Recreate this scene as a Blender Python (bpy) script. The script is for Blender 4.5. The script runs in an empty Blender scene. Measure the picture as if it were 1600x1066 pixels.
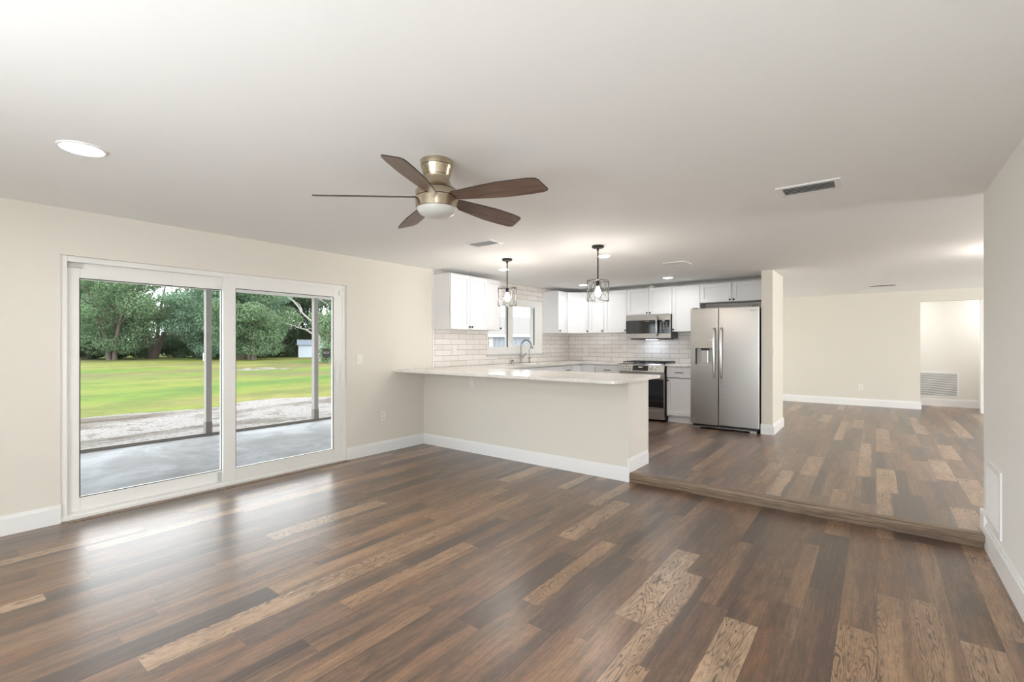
import bpy, bmesh, math, random
from mathutils import Vector, Matrix
R = math.radians
rng = random.Random(7)
C = bpy.context.scene.collection
S = bpy.context.scene

# ------------------------------------------------------------------ camera
YAW = R(37.55)
cam = bpy.data.cameras.new('camera'); camo = bpy.data.objects.new('camera', cam); C.objects.link(camo)
cam.sensor_width = 36.0; cam.lens = 738.5 / 1600 * 36.0
cam.shift_y = 4.6 / 1600; cam.clip_start = 0.02; cam.clip_end = 400
camo.location = (0, 0, 1.309); camo.rotation_euler = (R(90), 0, YAW)
S.camera = camo
S.view_settings.view_transform = 'Standard'; S.view_settings.look = 'None'
S.view_settings.gamma = 1; S.view_settings.exposure = 0.28
S.view_settings.use_curve_mapping = False

# ------------------------------------------------------------------ sky (overcast)
W = bpy.data.worlds.new('overcast'); S.world = W; W.use_nodes = True
wn = W.node_tree.nodes; wl = W.node_tree.links
bg = wn['Background']; bg.inputs['Strength'].default_value = 5.2
tc = wn.new('ShaderNodeTexCoord'); sx = wn.new('ShaderNodeSeparateXYZ'); rp = wn.new('ShaderNodeValToRGB')
wl.new(tc.outputs['Generated'], sx.inputs[0]); wl.new(sx.outputs['Z'], rp.inputs[0]); wl.new(rp.outputs[0], bg.inputs['Color'])
rp.color_ramp.elements[0].position = 0.0; rp.color_ramp.elements[0].color = (0.80, 0.86, 0.92, 1)
rp.color_ramp.elements[1].position = 0.7; rp.color_ramp.elements[1].color = (1.0, 1.0, 1.0, 1)
S.cycles.max_bounces = 10; S.cycles.diffuse_bounces = 6; S.cycles.glossy_bounces = 4
S.cycles.transparent_max_bounces = 16
S.cycles.use_denoising = True
S.cycles.sample_clamp_indirect = 6.0

def area_light(name, loc, rot, sx_, sy_, power, col=(1, 1, 1)):
    l = bpy.data.lights.new(name, 'AREA'); l.shape = 'RECTANGLE'; l.size = sx_; l.size_y = sy_
    l.energy = power; l.color = col
    o = bpy.data.objects.new(name, l); C.objects.link(o); o.location = loc; o.rotation_euler = rot
    return o
# fill lamps added out of view, standing in for daylight at made-up windows
area_light('fill_light_rear', (-1.1, -1.36, 1.2), (R(95), 0, 0), 2.4, 1.5, 33, (0.93, 0.985, 0.97))
area_light('fill_light_front', (5.1, 10.3, 1.3), (R(90), 0, R(90)), 2.0, 1.7, 70, (0.93, 0.985, 0.97))
area_light('fill_light_entry', (5.1, 5.2, 1.25), (R(100), 0, R(90)), 1.3, 1.6, 60, (0.93, 0.985, 0.97))
area_light('fill_light_back', (-4.9, 10.0, 1.3), (R(90), 0, R(-90)), 1.9, 1.4, 60, (0.95, 1.0, 0.97))

# ------------------------------------------------------------------ dimensions
L = -4.721; RX = 0.569; H = 2.307; ST = 0.085
PY = 4.231; YB = 7.95; FARY = 11.65; REAR = -1.30

# ------------------------------------------------------------------ material helpers
def lin(c):
    return tuple(((v / 255) / 12.92 if v / 255 <= .04045 else ((v / 255 + .055) / 1.055) ** 2.4) for v in c) + (1,)
class NT:
    def __init__(s, name):
        s.m = bpy.data.materials.new(name); s.m.use_nodes = True
        s.t = s.m.node_tree; s.n = s.t.nodes; s.b = s.n['Principled BSDF']; s.out = s.n['Material Output']
    def new(s, typ, **kw):
        nd = s.n.new(typ)
        for k, v in kw.items():
            if k.startswith('i_'):
                key = k[2:]
                key = int(key) if key.isdigit() else key.replace('_', ' ')
                s.put(nd.inputs[key], v)
            else: setattr(nd, k, v)
        return nd
    def put(s, sock, v):
        if hasattr(v, 'is_linked') or isinstance(v, bpy.types.NodeSocket): s.t.links.new(v, sock)
        else: sock.default_value = v
    def math(s, op, a, b=None, c=None):
        nd = s.n.new('ShaderNodeMath'); nd.operation = op
        s.put(nd.inputs[0], a)
        if b is not None: s.put(nd.inputs[1], b)
        if c is not None: s.put(nd.inputs[2], c)
        return nd.outputs[0]
    def mix(s, f, a, b, blend='MIX'):
        nd = s.n.new('ShaderNodeMix'); nd.data_type = 'RGBA'; nd.blend_type = blend
        s.put(nd.inputs[0], f); s.put(nd.inputs[6], a); s.put(nd.inputs[7], b)
        return nd.outputs[2]
    def ramp(s, f, stops, interp='LINEAR'):
        nd = s.n.new('ShaderNodeValToRGB'); cr = nd.color_ramp; cr.interpolation = interp
        while len(cr.elements) < len(stops): cr.elements.new(0.5)
        for e, (p, c) in zip(cr.elements, stops): e.position = p; e.color = c
        s.put(nd.inputs[0], f); return nd.outputs[0]
    def pos(s):
        return s.n.new('ShaderNodeNewGeometry').outputs['Position']
    def sep(s, v):
        nd = s.n.new('ShaderNodeSeparateXYZ'); s.put(nd.inputs[0], v); return nd.outputs
    def comb(s, x, y, z=0.0):
        nd = s.n.new('ShaderNodeCombineXYZ'); s.put(nd.inputs[0], x); s.put(nd.inputs[1], y); s.put(nd.inputs[2], z); return nd.outputs[0]
    def mapv(s, v, scale=(1, 1, 1), loc=(0, 0, 0)):
        nd = s.n.new('ShaderNodeMapping'); s.put(nd.inputs['Vector'], v); nd.inputs['Scale'].default_value = scale; nd.inputs['Location'].default_value = loc
        return nd.outputs[0]
    def noise(s, v, scale, detail=3, rough=.5, dist=0.0):
        nd = s.n.new('ShaderNodeTexNoise'); s.put(nd.inputs['Vector'], v); s.put(nd.inputs['Scale'], scale)
        nd.inputs['Detail'].default_value = detail; nd.inputs['Roughness'].default_value = rough; nd.inputs['Distortion'].default_value = dist
        return nd.outputs['Fac']
    def bump(s, h, strength=.2, dist=.01):
        nd = s.n.new('ShaderNodeBump'); s.put(nd.inputs['Height'], h); nd.inputs['Strength'].default_value = strength; nd.inputs['Distance'].default_value = dist
        s.t.links.new(nd.outputs[0], s.b.inputs['Normal'])
    def set(s, color=None, rough=None, metal=None, spec=None, **kw):
        if color is not None: s.put(s.b.inputs['Base Color'], color)
        if rough is not None: s.put(s.b.inputs['Roughness'], rough)
        if metal is not None: s.put(s.b.inputs['Metallic'], metal)
        if spec is not None: s.put(s.b.inputs['Specular IOR Level'], spec)
        for k, v in kw.items(): s.put(s.b.inputs[k.replace('_', ' ')], v)
        return s
def g(v): return (v, v, v, 1)
M = {}
def plain(name, rgb, rough=.5, metal=0.0, spec=.5, noise=0.03, bump=0.0, nscale=30):
    t = NT(name); p = t.pos(); c = lin(rgb)
    n = t.noise(p, nscale, 3)
    col = t.mix(n, tuple(x * (1 - noise) for x in c[:3]) + (1,), tuple(min(1, x * (1 + noise)) for x in c[:3]) + (1,))
    t.set(col, rough, metal, spec)
    if bump: t.bump(n, bump, .004)
    M[name] = t.m; return t.m
def emit(name, rgb, strength):
    t = NT(name); t.set(lin(rgb), .5); t.put(t.b.inputs['Emission Color'], lin(rgb)); t.b.inputs['Emission Strength'].default_value = strength
    M[name] = t.m; return t.m

# wall and ceiling paint with a light spray texture
def paint(name, rgb, scale=90, st=.12, rough=.65):
    t = NT(name); p = t.pos()
    n = t.noise(p, scale, 3, .6); n2 = t.noise(p, 1.3, 2)
    c = lin(rgb)
    t.set(t.mix(n2, tuple(x * .975 for x in c[:3]) + (1,), c), rough, 0, .3)
    t.bump(n, st, .003); M[name] = t.m
paint('wall_paint', (227, 222, 212))
paint('hall_paint', (238, 235, 230))
paint('lightened_wall_paint', (238, 237, 233))  # wall paint lightened for the right wall, in place of light falling on it
t = NT('ceiling_paint'); p = t.pos()
n1 = t.noise(p, 34, 4, .65, .8); n1 = t.ramp(n1, [(.42, g(0)), (.6, g(1))])
t.set(lin((247, 248, 247)), .75, 0, .2); t.bump(n1, .06, .002); M['ceiling_paint'] = t.m
plain('trim_white', (240, 240, 240), .35, noise=.01)
plain('cabinet_white', (234, 234, 236), .38, noise=.01)
plain('vinyl_white', (236, 235, 232), .4, noise=.01)
plain('plate_white', (236, 233, 228), .4, noise=.01)
plain('black_metal', (46, 43, 42), .4, .6, noise=.05)
plain('rubber_black', (22, 22, 23), .6)
plain('black_plastic', (28, 28, 30), .35)
plain('dark_gap', (18, 17, 16), .8)
plain('cast_iron', (40, 42, 48), .55)
plain('louver_grey', (196, 196, 194), .5, noise=.01)
plain('vent_dark', (70, 70, 68), .8)
plain('display_green', (60, 74, 70), .3)
plain('white_print', (214, 214, 214), .5)
plain('frosted_glass', (200, 200, 196), .3, noise=.01)
plain('shed_white', (172, 180, 190), .7, noise=.05)
plain('shed_green', (140, 150, 142), .7, noise=.05)
plain('shed_roof', (128, 136, 150), .5, noise=.05)
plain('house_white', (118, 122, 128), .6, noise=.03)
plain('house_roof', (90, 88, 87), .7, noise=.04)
plain('house_fascia', (190, 190, 160), .7)
plain('patio_beam', (222, 219, 214), .7, noise=.06)
plain('post_grey', (150, 144, 140), .6, noise=.1, nscale=8)
plain('post_dark', (118, 112, 107), .7, noise=.1)
plain('bark', (96, 86, 78), .95, noise=.35, bump=.5, nscale=6)
plain('dead_bark', (126, 124, 118), .9, noise=.15, bump=.3, nscale=6)
t = NT('keypad_rows'); zz_ = t.math('FRACT', t.math('DIVIDE', t.sep(t.pos())[2], .023)); t.set(t.mix(t.math('GREATER_THAN', zz_, .7), lin((22, 22, 24)), lin((170, 172, 172))), .3); M['keypad_rows'] = t.m
emit('lens_light', (250, 251, 247), 170.0)
emit('can_light', (251, 251, 247), 85.0)
emit('can_light_range', (251, 251, 247), 150.0)
emit('bulb_light', (255, 243, 232), 205.0)
emit('lamp_bulb', (255, 246, 236), 330.0)
emit('hall_fill_glow', (246, 249, 252), 38.0)  # glow of the lamps added out of sight in the hall
emit('hood_light', (225, 238, 255), 26.0)

def metal(name, rgb, rough=.3, axis='v', amount=.06, aniso=.0):
    t = NT(name); p = t.pos()
    sc = (250, 250, 2) if axis == 'v' else (2, 2, 250)
    n = t.noise(t.mapv(p, sc), 1.0, 2)
    c = lin(rgb)
    t.set(t.mix(n, tuple(x * (1 - amount) for x in c[:3]) + (1,), c), t.math('MULTIPLY_ADD', n, .1, rough - .05), 1.0)
    M[name] = t.m
metal('stainless', (168, 165, 161), .30, 'h', .05)
metal('stainless_handle', (205, 203, 200), .2, 'v', .03)
metal('chrome', (146, 144, 141), .22)
metal('brushed_nickel', (186, 172, 150), .26, 'h', .06)

# floor: long vinyl planks of mixed browns
SEED = 52.0
def planks(name):
    t = NT(name); P = t.sep(t.pos()); x, y = P[0], P[1]
    w, ln = .1445, .915
    u = t.math('DIVIDE', t.math('ADD', x, 20 * w - .006), w); row = t.math('FLOOR', u); fu = t.math('FRACT', u)
    wn_ = t.new('ShaderNodeTexWhiteNoise', noise_dimensions='1D'); t.put(wn_.inputs['W'], t.math('ADD', row, SEED))
    v = t.math('ADD', t.math('DIVIDE', t.math('ADD', y, 10.0), ln), wn_.outputs['Value'])
    colm = t.math('FLOOR', v); fv = t.math('FRACT', v)
    h = t.new('ShaderNodeTexWhiteNoise', noise_dimensions='2D'); t.put(h.inputs['Vector'], t.comb(t.math('ADD', row, SEED), colm))
    hv = h.outputs['Value']; hs = t.sep(h.outputs['Color'])
    off = t.math('MULTIPLY', hv, 37.0)
    # each board is printed with two strips, each with its own tone
    split = t.math('MULTIPLY_ADD', hs[0], .40, .32)
    wob = t.noise(t.comb(t.math('MULTIPLY', x, 3.0), t.math('MULTIPLY', y, 5.0), off), 1.0, 2)
    sd = t.math('ADD', t.math('SUBTRACT', fu, split), t.math('MULTIPLY', t.math('SUBTRACT', wob, .5), .30))
    sfac = t.ramp(t.math('ADD', sd, .5), [(.44, g(0)), (.56, g(1))])
    v2 = t.math('ADD', t.math('MULTIPLY', v, 1.0), t.math('MULTIPLY', hs[1], 0.0))
    h2 = t.new('ShaderNodeTexWhiteNoise', noise_dimensions='3D'); t.put(h2.inputs['Vector'], t.comb(row, colm, 3.0)); ha = t.sep(h2.outputs['Color'])
    cl = t.noise(t.comb(t.math('ADD', t.math('MULTIPLY', x, 15.0), off), t.math('MULTIPLY', y, 3.4), off), 1.0, 4, .62, .6)
    cl = t.ramp(cl, [(.36, g(0)), (.64, g(1))])
    med = t.noise(t.comb(t.math('ADD', t.math('MULTIPLY', x, 34.0), off), t.math('MULTIPLY', y, 1.8), off), 1.0, 3, .55, .4)
    med = t.ramp(med, [(.38, g(0)), (.62, g(1))])
    fine = t.noise(t.comb(t.math('MULTIPLY', x, 190.0), t.math('MULTIPLY', y, 9.0), off), 1.0, 3, .6)
    tones = [(0, lin((74, 60, 53))), (.2, lin((88, 71, 61))), (.34, lin((140, 102, 74))), (.46, lin((96, 76, 64))), (.58, lin((154, 122, 96))), (.72, lin((120, 92, 74))), (.86, lin((76, 64, 58))), (1, lin((150, 120, 96)))]
    ta = t.ramp(ha[0], tones); tb = t.ramp(ha[1], tones)
    col = t.mix(sfac, ta, tb)
    col = t.mix(t.math('MULTIPLY', cl, .60), col, t.ramp(ha[2], [(0, lin((166, 128, 96))), (.45, lin((146, 112, 88))), (.55, lin((80, 66, 58))), (1, lin((64, 52, 46)))]))
    dark = t.mix(t.math('MULTIPLY', med, .45), col, lin((72, 60, 54)))
    pale = t.math('GREATER_THAN', hv, .80)
    palec = t.mix(ha[2], t.mix(cl, lin((140, 108, 82)), lin((164, 130, 100))), t.mix(cl, lin((164, 138, 114)), lin((194, 166, 140))))
    ring = t.noise(t.comb(t.math('ADD', t.math('MULTIPLY', x, 9.0), off), t.math('MULTIPLY', y, 1.1), off), 1.0, 3, .4, .35)
    rl = t.math('ABSOLUTE', t.math('SINE', t.math('MULTIPLY', ring, 105.0)))
    rl = t.ramp(rl, [(.18, g(1)), (.55, g(0))])
    rmask = t.noise(t.comb(t.math('ADD', t.math('MULTIPLY', x, 11.0), off), t.math('MULTIPLY', y, 1.5), t.math('ADD', off, 5.0)), 1.0, 1)
    rmask = t.ramp(rmask, [(.40, g(0)), (.50, g(1))])
    palec = t.mix(t.math('MULTIPLY', t.math('MULTIPLY', rl, rmask), .85), palec, lin((84, 68, 58)))
    # half of the pale boards are pale on one strip only
    keep = t.math('MAXIMUM', t.math('LESS_THAN', hs[2], .45), t.math('SUBTRACT', 1.0, sfac))
    col = t.mix(t.math('MULTIPLY', t.math('MULTIPLY', pale, keep), .96), dark, palec)
    rl2 = t.math('MULTIPLY', t.math('MULTIPLY', rl, rmask), .22)
    col = t.mix(rl2, col, lin((62, 50, 44)))
    col = t.mix(t.ramp(fine, [(.45, g(0)), (.66, g(.38))]), col, lin((54, 44, 39)))
    str2 = t.noise(t.comb(t.math('MULTIPLY', x, 95.0), t.math('MULTIPLY', y, 3.0), off), 1.0, 4, .65)
    col = t.mix(t.ramp(str2, [(.54, g(0)), (.72, g(.28))]), col, lin((172, 138, 108)))
    # a few short dark cracks
    ck = t.noise(t.comb(t.math('ADD', t.math('MULTIPLY', x, 42.0), off), t.math('MULTIPLY', y, 4.5), off), 1.0, 2, .5, .5)
    ck = t.ramp(ck, [(.70, g(0)), (.74, g(1))])
    col = t.mix(t.math('MULTIPLY', ck, .55), col, lin((58, 46, 40)))
    # seams
    ex = t.math('MINIMUM', fu, t.math('SUBTRACT', 1.0, fu)); ey = t.math('MULTIPLY', t.math('MINIMUM', fv, t.math('SUBTRACT', 1.0, fv)), ln / w)
    e = t.math('MINIMUM', ex, ey); seam = t.ramp(e, [(.004, g(1)), (.014, g(0))])
    col = t.mix(t.math('MULTIPLY', seam, .5), col, lin((58, 48, 42)))
    hs_ = t.new('ShaderNodeHueSaturation'); hs_.inputs['Saturation'].default_value = 1.06; t.put(hs_.inputs['Color'], col); col = hs_.outputs[0]
    mot = t.noise(t.comb(t.math('MULTIPLY', x, 60.0), t.math('MULTIPLY', y, 26.0), off), 1.0, 4, .7)
    col = t.mix(t.ramp(mot, [(.50, g(0)), (.66, g(.30))]), col, lin((56, 44, 38)))
    t.set(col, t.math('MULTIPLY_ADD', fine, .10, .36), 0, .35)
    t.b.inputs['Coat Weight'].default_value = .72; t.b.inputs['Coat Roughness'].default_value = .29; t.b.inputs['Coat IOR'].default_value = 1.5
    hgt = t.math('SUBTRACT', t.math('MULTIPLY', fine, .35), seam)
    t.bump(hgt, .12, .002)
    M[name] = t.m
planks('plank_floor')
# stair nose
t = NT('nose_wood'); P = t.sep(t.pos())
f = t.noise(t.comb(t.math('MULTIPLY', P[0], 5.0), t.math('MULTIPLY', P[1], 90.0), t.math('MULTIPLY', P[2], 90.0)), 1.0, 4, .6, .3)
t.set(t.ramp(f, [(.3, lin((92, 76, 62))), (.7, lin((152, 130, 108)))]), .42); M['nose_wood'] = t.m
# fan blade
t = NT('blade_wood'); tcn = t.new('ShaderNodeTexCoord'); P = t.sep(tcn.outputs['Object'])
f = t.noise(t.comb(t.math('MULTIPLY', P[0], 4.0), t.math('MULTIPLY', P[1], 70.0), P[2]), 1.0, 4, .6, .4)
t.set(t.ramp(f, [(.3, lin((88, 68, 58))), (.7, lin((130, 106, 92)))]), .42); M['blade_wood'] = t.m
plain('blade_edge', (48, 40, 36), .5)
# subway tile
def tile(name, axis):
    t = NT(name); P = t.sep(t.pos())
    uv = t.comb(P[axis], t.math('SUBTRACT', P[2], .995))
    br = t.new('ShaderNodeTexBrick'); t.put(br.inputs['Vector'], uv)
    br.offset = .5; br.inputs['Scale'].default_value = 1.0
    br.inputs['Brick Width'].default_value = .305; br.inputs['Row Height'].default_value = .0765
    br.inputs['Mortar Size'].default_value = .0028; br.inputs['Mortar Smooth'].default_value = .3; br.inputs['Bias'].default_value = -.2
    br.inputs['Color1'].default_value = lin((241, 235, 230)); br.inputs['Color2'].default_value = lin((230, 222, 216)); br.inputs['Mortar'].default_value = lin((150, 144, 141))
    n = t.noise(t.pos(), 9, 2)
    t.set(br.outputs['Color'], t.math('MULTIPLY_ADD', br.outputs['Fac'], .5, .12), 0, .5)
    t.bump(t.math('ADD', t.math('MULTIPLY', br.outputs['Fac'], -1.0), t.math('MULTIPLY', n, .5)), .25, .002)
    M[name] = t.m
tile('tile_left', 1); tile('tile_back', 0)
# granite
t = NT('granite'); p = t.pos()
a = t.noise(p, 70, 4, .7); b = t.noise(p, 42, 4, .6, .4); c = t.noise(p, 160, 2)
col = t.ramp(b, [(.3, lin((216, 210, 203))), (.5, lin((238, 234, 229))), (.8, lin((226, 220, 213)))])
col = t.mix(t.ramp(a, [(.60, g(0)), (.70, g(.75))]), col, lin((132, 124, 116)))
col = t.mix(t.ramp(c, [(.66, g(0)), (.74, g(.6))]), col, lin((92, 88, 84)))
t.set(col, .14, 0, .5); M['granite'] = t.m
# clear glass pane: see-through with a surface reflection
def pane(name, tint=(1, 1, 1), refl=.9):
    t = NT(name); t.n.remove(t.b)
    tr = t.new('ShaderNodeBsdfTransparent'); tr.inputs[0].default_value = tint + (1,)
    gl = t.new('ShaderNodeBsdfGlossy'); gl.inputs['Roughness'].default_value = 0.01
    fr = t.new('ShaderNodeFresnel'); fr.inputs['IOR'].default_value = 1.35
    mx = t.new('ShaderNodeMixShader'); bf = t.math('SUBTRACT', 1.0, t.new('ShaderNodeNewGeometry').outputs['Backfacing']); t.put(mx.inputs[0], t.math('MULTIPLY', t.math('MULTIPLY', fr.outputs[0], refl), bf))
    t.t.links.new(tr.outputs[0], mx.inputs[1]); t.t.links.new(gl.outputs[0], mx.inputs[2]); t.t.links.new(mx.outputs[0], t.out.inputs['Surface'])
    M[name] = t.m
pane('glass', (.97, .98, .975)); pane('bulb_glass', (.98, .97, .94), .8)
t = NT('oven_glass'); t.set(lin((20, 20, 22)), .06, 0, .6); M['oven_glass'] = t.m
# outside ground
t = NT('lawn_grass'); P = t.sep(t.pos()); p = t.pos()
a = t.noise(t.mapv(p, (.10, .06, 1)), 1, 5, .6, .4); b = t.noise(p, 2.2, 5, .7); c = t.noise(t.mapv(p, (.17, .075, 1), (9, 3, 0)), 1, 4, .55)
d = t.noise(p, .55, 4, .65)
col = t.ramp(a, [(.40, lin((64, 90, 34))), (.47, lin((80, 98, 34))), (.54, lin((94, 101, 42))), (.61, lin((106, 102, 56)))])
col = t.mix(t.ramp(c, [(.50, g(0)), (.60, g(.85))]), col, lin((90, 80, 56)))
col = t.mix(t.ramp(d, [(.45, g(0)), (.62, g(.5))]), col, lin((60, 74, 36)))
col = t.mix(t.math('MULTIPLY', b, .45), col, lin((52, 68, 28)))
t.set(col, .95, 0, .1); t.bump(b, .6, .05); M['lawn_grass'] = t.m
t = NT('sandy_gravel'); p = t.pos()
a = t.noise(t.mapv(p, (.55, .26, 1)), 1, 5, .65, .5); b = t.noise(p, 15.0, 5, .8); c = t.noise(p, 2.2, 5, .75)
col = t.ramp(a, [(.40, lin((72, 65, 59))), (.47, lin((94, 90, 86))), (.56, lin((120, 118, 117)))])
col = t.mix(t.ramp(b, [(.53, g(0)), (.60, g(.8))]), col, lin((58, 51, 46)))
col = t.mix(t.ramp(c, [(.54, g(0)), (.62, g(.6))]), col, lin((68, 64, 52)))
t.set(col, .95, 0, .1); t.bump(b, .7, .03); M['sandy_gravel'] = t.m
t = NT('white_sand'); p = t.pos(); a = t.noise(p, 1.4, 5, .7)
t.set(t.ramp(a, [(.47, lin((78, 76, 50))), (.6, lin((116, 115, 112)))]), .95, 0, .1); M['white_sand'] = t.m
t = NT('patio_concrete'); p = t.pos()
a = t.noise(p, 1.1, 5, .65, .5); b = t.noise(p, 40, 3, .7)
col = t.ramp(a, [(.34, lin((98, 98, 99))), (.50, lin((120, 122, 125))), (.62, lin((140, 144, 149)))])
col = t.mix(t.math('MULTIPLY', b, .18), col, lin((110, 110, 108)))
t.set(col, .7, 0, .3); M['patio_concrete'] = t.m
def leaf(name, c1, c2):
    t = NT(name); p = t.pos(); t.n.remove(t.b)
    n = t.noise(p, .55, 3, .6); n2 = t.noise(p, 5, 2)
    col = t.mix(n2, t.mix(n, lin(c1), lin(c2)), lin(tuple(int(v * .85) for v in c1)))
    d = t.new('ShaderNodeBsdfDiffuse'); tl = t.new('ShaderNodeBsdfTranslucent'); mx = t.new('ShaderNodeMixShader'); mx.inputs[0].default_value = .42
    t.put(d.inputs[0], col); t.put(tl.inputs[0], col)
    t.t.links.new(d.outputs[0], mx.inputs[1]); t.t.links.new(tl.outputs[0], mx.inputs[2]); t.t.links.new(mx.outputs[0], t.out.inputs['Surface'])
    M[name] = t.m
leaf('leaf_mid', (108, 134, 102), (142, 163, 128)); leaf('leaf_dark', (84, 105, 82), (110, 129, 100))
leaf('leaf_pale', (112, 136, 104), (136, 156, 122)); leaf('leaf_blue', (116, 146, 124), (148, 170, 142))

# ------------------------------------------------------------------ mesh helpers
class MB:
    def __init__(s): s.bm = bmesh.new()
    def box(s, x0, x1, y0, y1, z0, z1):
        v = [s.bm.verts.new((x, y, z)) for x in (x0, x1) for y in (y0, y1) for z in (z0, z1)]
        for f in ((0, 1, 3, 2), (4, 6, 7, 5), (0, 4, 5, 1), (2, 3, 7, 6), (0, 2, 6, 4), (1, 5, 7, 3)):
            s.bm.faces.new([v[i] for i in f])
        return s
    def poly_prism(s, pts, z0, z1, M4=None):
        lo = [s.bm.verts.new((x, y, z0)) for x, y in pts]; hi = [s.bm.verts.new((x, y, z1)) for x, y in pts]
        n = len(pts)
        s.bm.faces.new(lo[::-1]); s.bm.faces.new(hi)
        for i in range(n): s.bm.faces.new((lo[i], lo[(i + 1) % n], hi[(i + 1) % n], hi[i]))
        if M4 is not None:
            for v in lo + hi: v.co = M4 @ v.co
        return s
    def lathe(s, prof, cx=0, cy=0, seg=40, cap=True, M4=None):
        rings = []; vs = []
        for r, z in prof:
            if r < 1e-6: rings.append([s.bm.verts.new((cx, cy, z))])
            else: rings.append([s.bm.verts.new((cx + r * math.cos(2 * math.pi * i / seg), cy + r * math.sin(2 * math.pi * i / seg), z)) for i in range(seg)])
            vs += rings[-1]
        for a, b in zip(rings, rings[1:]):
            for i in range(seg):
                j = (i + 1) % seg
                if len(a) == 1 and len(b) == 1: continue
                if len(a) == 1: s.bm.faces.new((a[0], b[i], b[j]))
                elif len(b) == 1: s.bm.faces.new((a[i], a[j], b[0]))
                else: s.bm.faces.new((a[i], a[j], b[j], b[i]))
        if cap:
            for r_ in (rings[0], rings[-1]):
                if len(r_) > 1: s.bm.faces.new(r_)
        if M4 is not None:
            for v in vs: v.co = M4 @ v.co
        return s
    def tube(s, pts, rad, seg=10, cyclic=False):
        pts = [Vector(p) for p in pts]; n = len(pts)
        rads = rad if isinstance(rad, (list, tuple)) else [rad] * n
        rings = []; up = None
        for i, p in enumerate(pts):
            if cyclic: d = pts[(i + 1) % n] - pts[i - 1]
            else: d = (pts[min(i + 1, n - 1)] - pts[max(i - 1, 0)])
            d.normalize()
            if up is None: up = Vector((0, 0, 1)) if abs(d.z) < .9 else Vector((1, 0, 0))
            a = d.cross(up); a.normalize(); b = a.cross(d); b.normalize(); up = b
            rings.append([s.bm.verts.new(p + (a * math.cos(2 * math.pi * k / seg) + b * math.sin(2 * math.pi * k / seg)) * rads[i]) for k in range(seg)])
        pairs = list(zip(rings, rings[1:])) + ([(rings[-1], rings[0])] if cyclic else [])
        for a, b in pairs:
            for k in range(seg): s.bm.faces.new((a[k], a[(k + 1) % seg], b[(k + 1) % seg], b[k]))
        if not cyclic: s.bm.faces.new(rings[0][::-1]); s.bm.faces.new(rings[-1])
        return s
    def sphere(s, c, r, sc=(1, 1, 1), sub=2):
        m = Matrix.Translation(c) @ Matrix.Diagonal((*[r * k for k in sc], 1))
        bmesh.ops.create_icosphere(s.bm, subdivisions=sub, radius=1, matrix=m); return s
    def build(s, name, mat, parent=None, bevel=0.0, smooth=False, seg=2, loc=None, sharp=40):
        bm = s.bm
        bmesh.ops.recalc_face_normals(bm, faces=bm.faces)
        if bevel:
            es = [e for e in bm.edges if len(e.link_faces) == 2 and e.calc_face_angle(0) > R(30)]
            bmesh.ops.bevel(bm, geom=es, offset=bevel, segments=seg, profile=.7, affect='EDGES', clamp_overlap=True)
        base = Vector((0, 0, 0))
        if loc is not None: base = Vector(loc)
        off = Vector((0, 0, 0)); q = parent
        while q is not None: off += q.location; q = q.parent
        if not getattr(s, 'local', False): bmesh.ops.translate(bm, verts=bm.verts, vec=-(off + base))
        me = bpy.data.meshes.new(name); 
        if smooth:
            for f in bm.faces: f.smooth = True
            for e in bm.edges:
                if len(e.link_faces) == 2 and e.calc_face_angle(0) > R(sharp): e.smooth = False
        bm.to_mesh(me); bm.free()
        for mm in (mat if isinstance(mat, list) else [mat]): me.materials.append(M[mm])
        o = bpy.data.objects.new(name, me); C.objects.link(o); o.parent = parent; o.location = base
        return o
def tag(o, label=None, cat=None, group=None, kind=None):
    if label: o['label'] = label
    if cat: o['category'] = cat
    if group: o['group'] = group
    if kind: o['kind'] = kind
    return o
def thing(name, label, cat, loc=(0, 0, 0), group=None, rz=0.0):
    o = bpy.data.objects.new(name, None); C.objects.link(o); o.location = loc; o.rotation_euler = (0, 0, rz)
    o.empty_display_size = .1
    return tag(o, label, cat, group)
def struct(name, mb, mat, label, cat='wall', **kw):
    o = mb.build(name, mat, None, **kw); return tag(o, label, cat, None, 'structure')
def copy_tree(o, parent=None):
    c = o.copy(); C.objects.link(c); c.parent = parent
    for ch in o.children: copy_tree(ch, c)
    return c
def text_mesh(name, body, size, mat, parent, mtx, extrude=.0008):
    cu = bpy.data.curves.new(name, 'FONT'); cu.body = body; cu.size = size; cu.extrude = extrude; cu.align_x = 'CENTER'; cu.align_y = 'CENTER'
    tmp = bpy.data.objects.new(name + '_tmp', cu); me = bpy.data.meshes.new_from_object(tmp)
    bpy.data.objects.remove(tmp); bpy.data.curves.remove(cu)
    off = Vector((0, 0, 0)); q = parent
    while q is not None: off += q.location; q = q.parent
    me.transform(Matrix.Translation(-off) @ mtx); me.materials.append(M[mat]); me.name = name
    o = bpy.data.objects.new(name, me); C.objects.link(o); o.parent = parent; return o

# ================================================================== SETTING
WT = .14
struct('floor', MB().box(L - WT, RX + .12, REAR - .1, 4.30, -.12, 0), 'plank_floor', 'lower brown plank floor of the front room', 'floor')
struct('floor_kitchen', MB().box(L - WT, 5.2, 4.262, 12.8, -.1, ST), 'plank_floor', 'raised brown plank floor of the kitchen and far room', 'floor')
struct('ceiling', MB().box(L - WT, 5.2, REAR - .2, 12.8, H, H + .12), 'ceiling_paint', 'white textured ceiling', 'ceiling')
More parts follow.
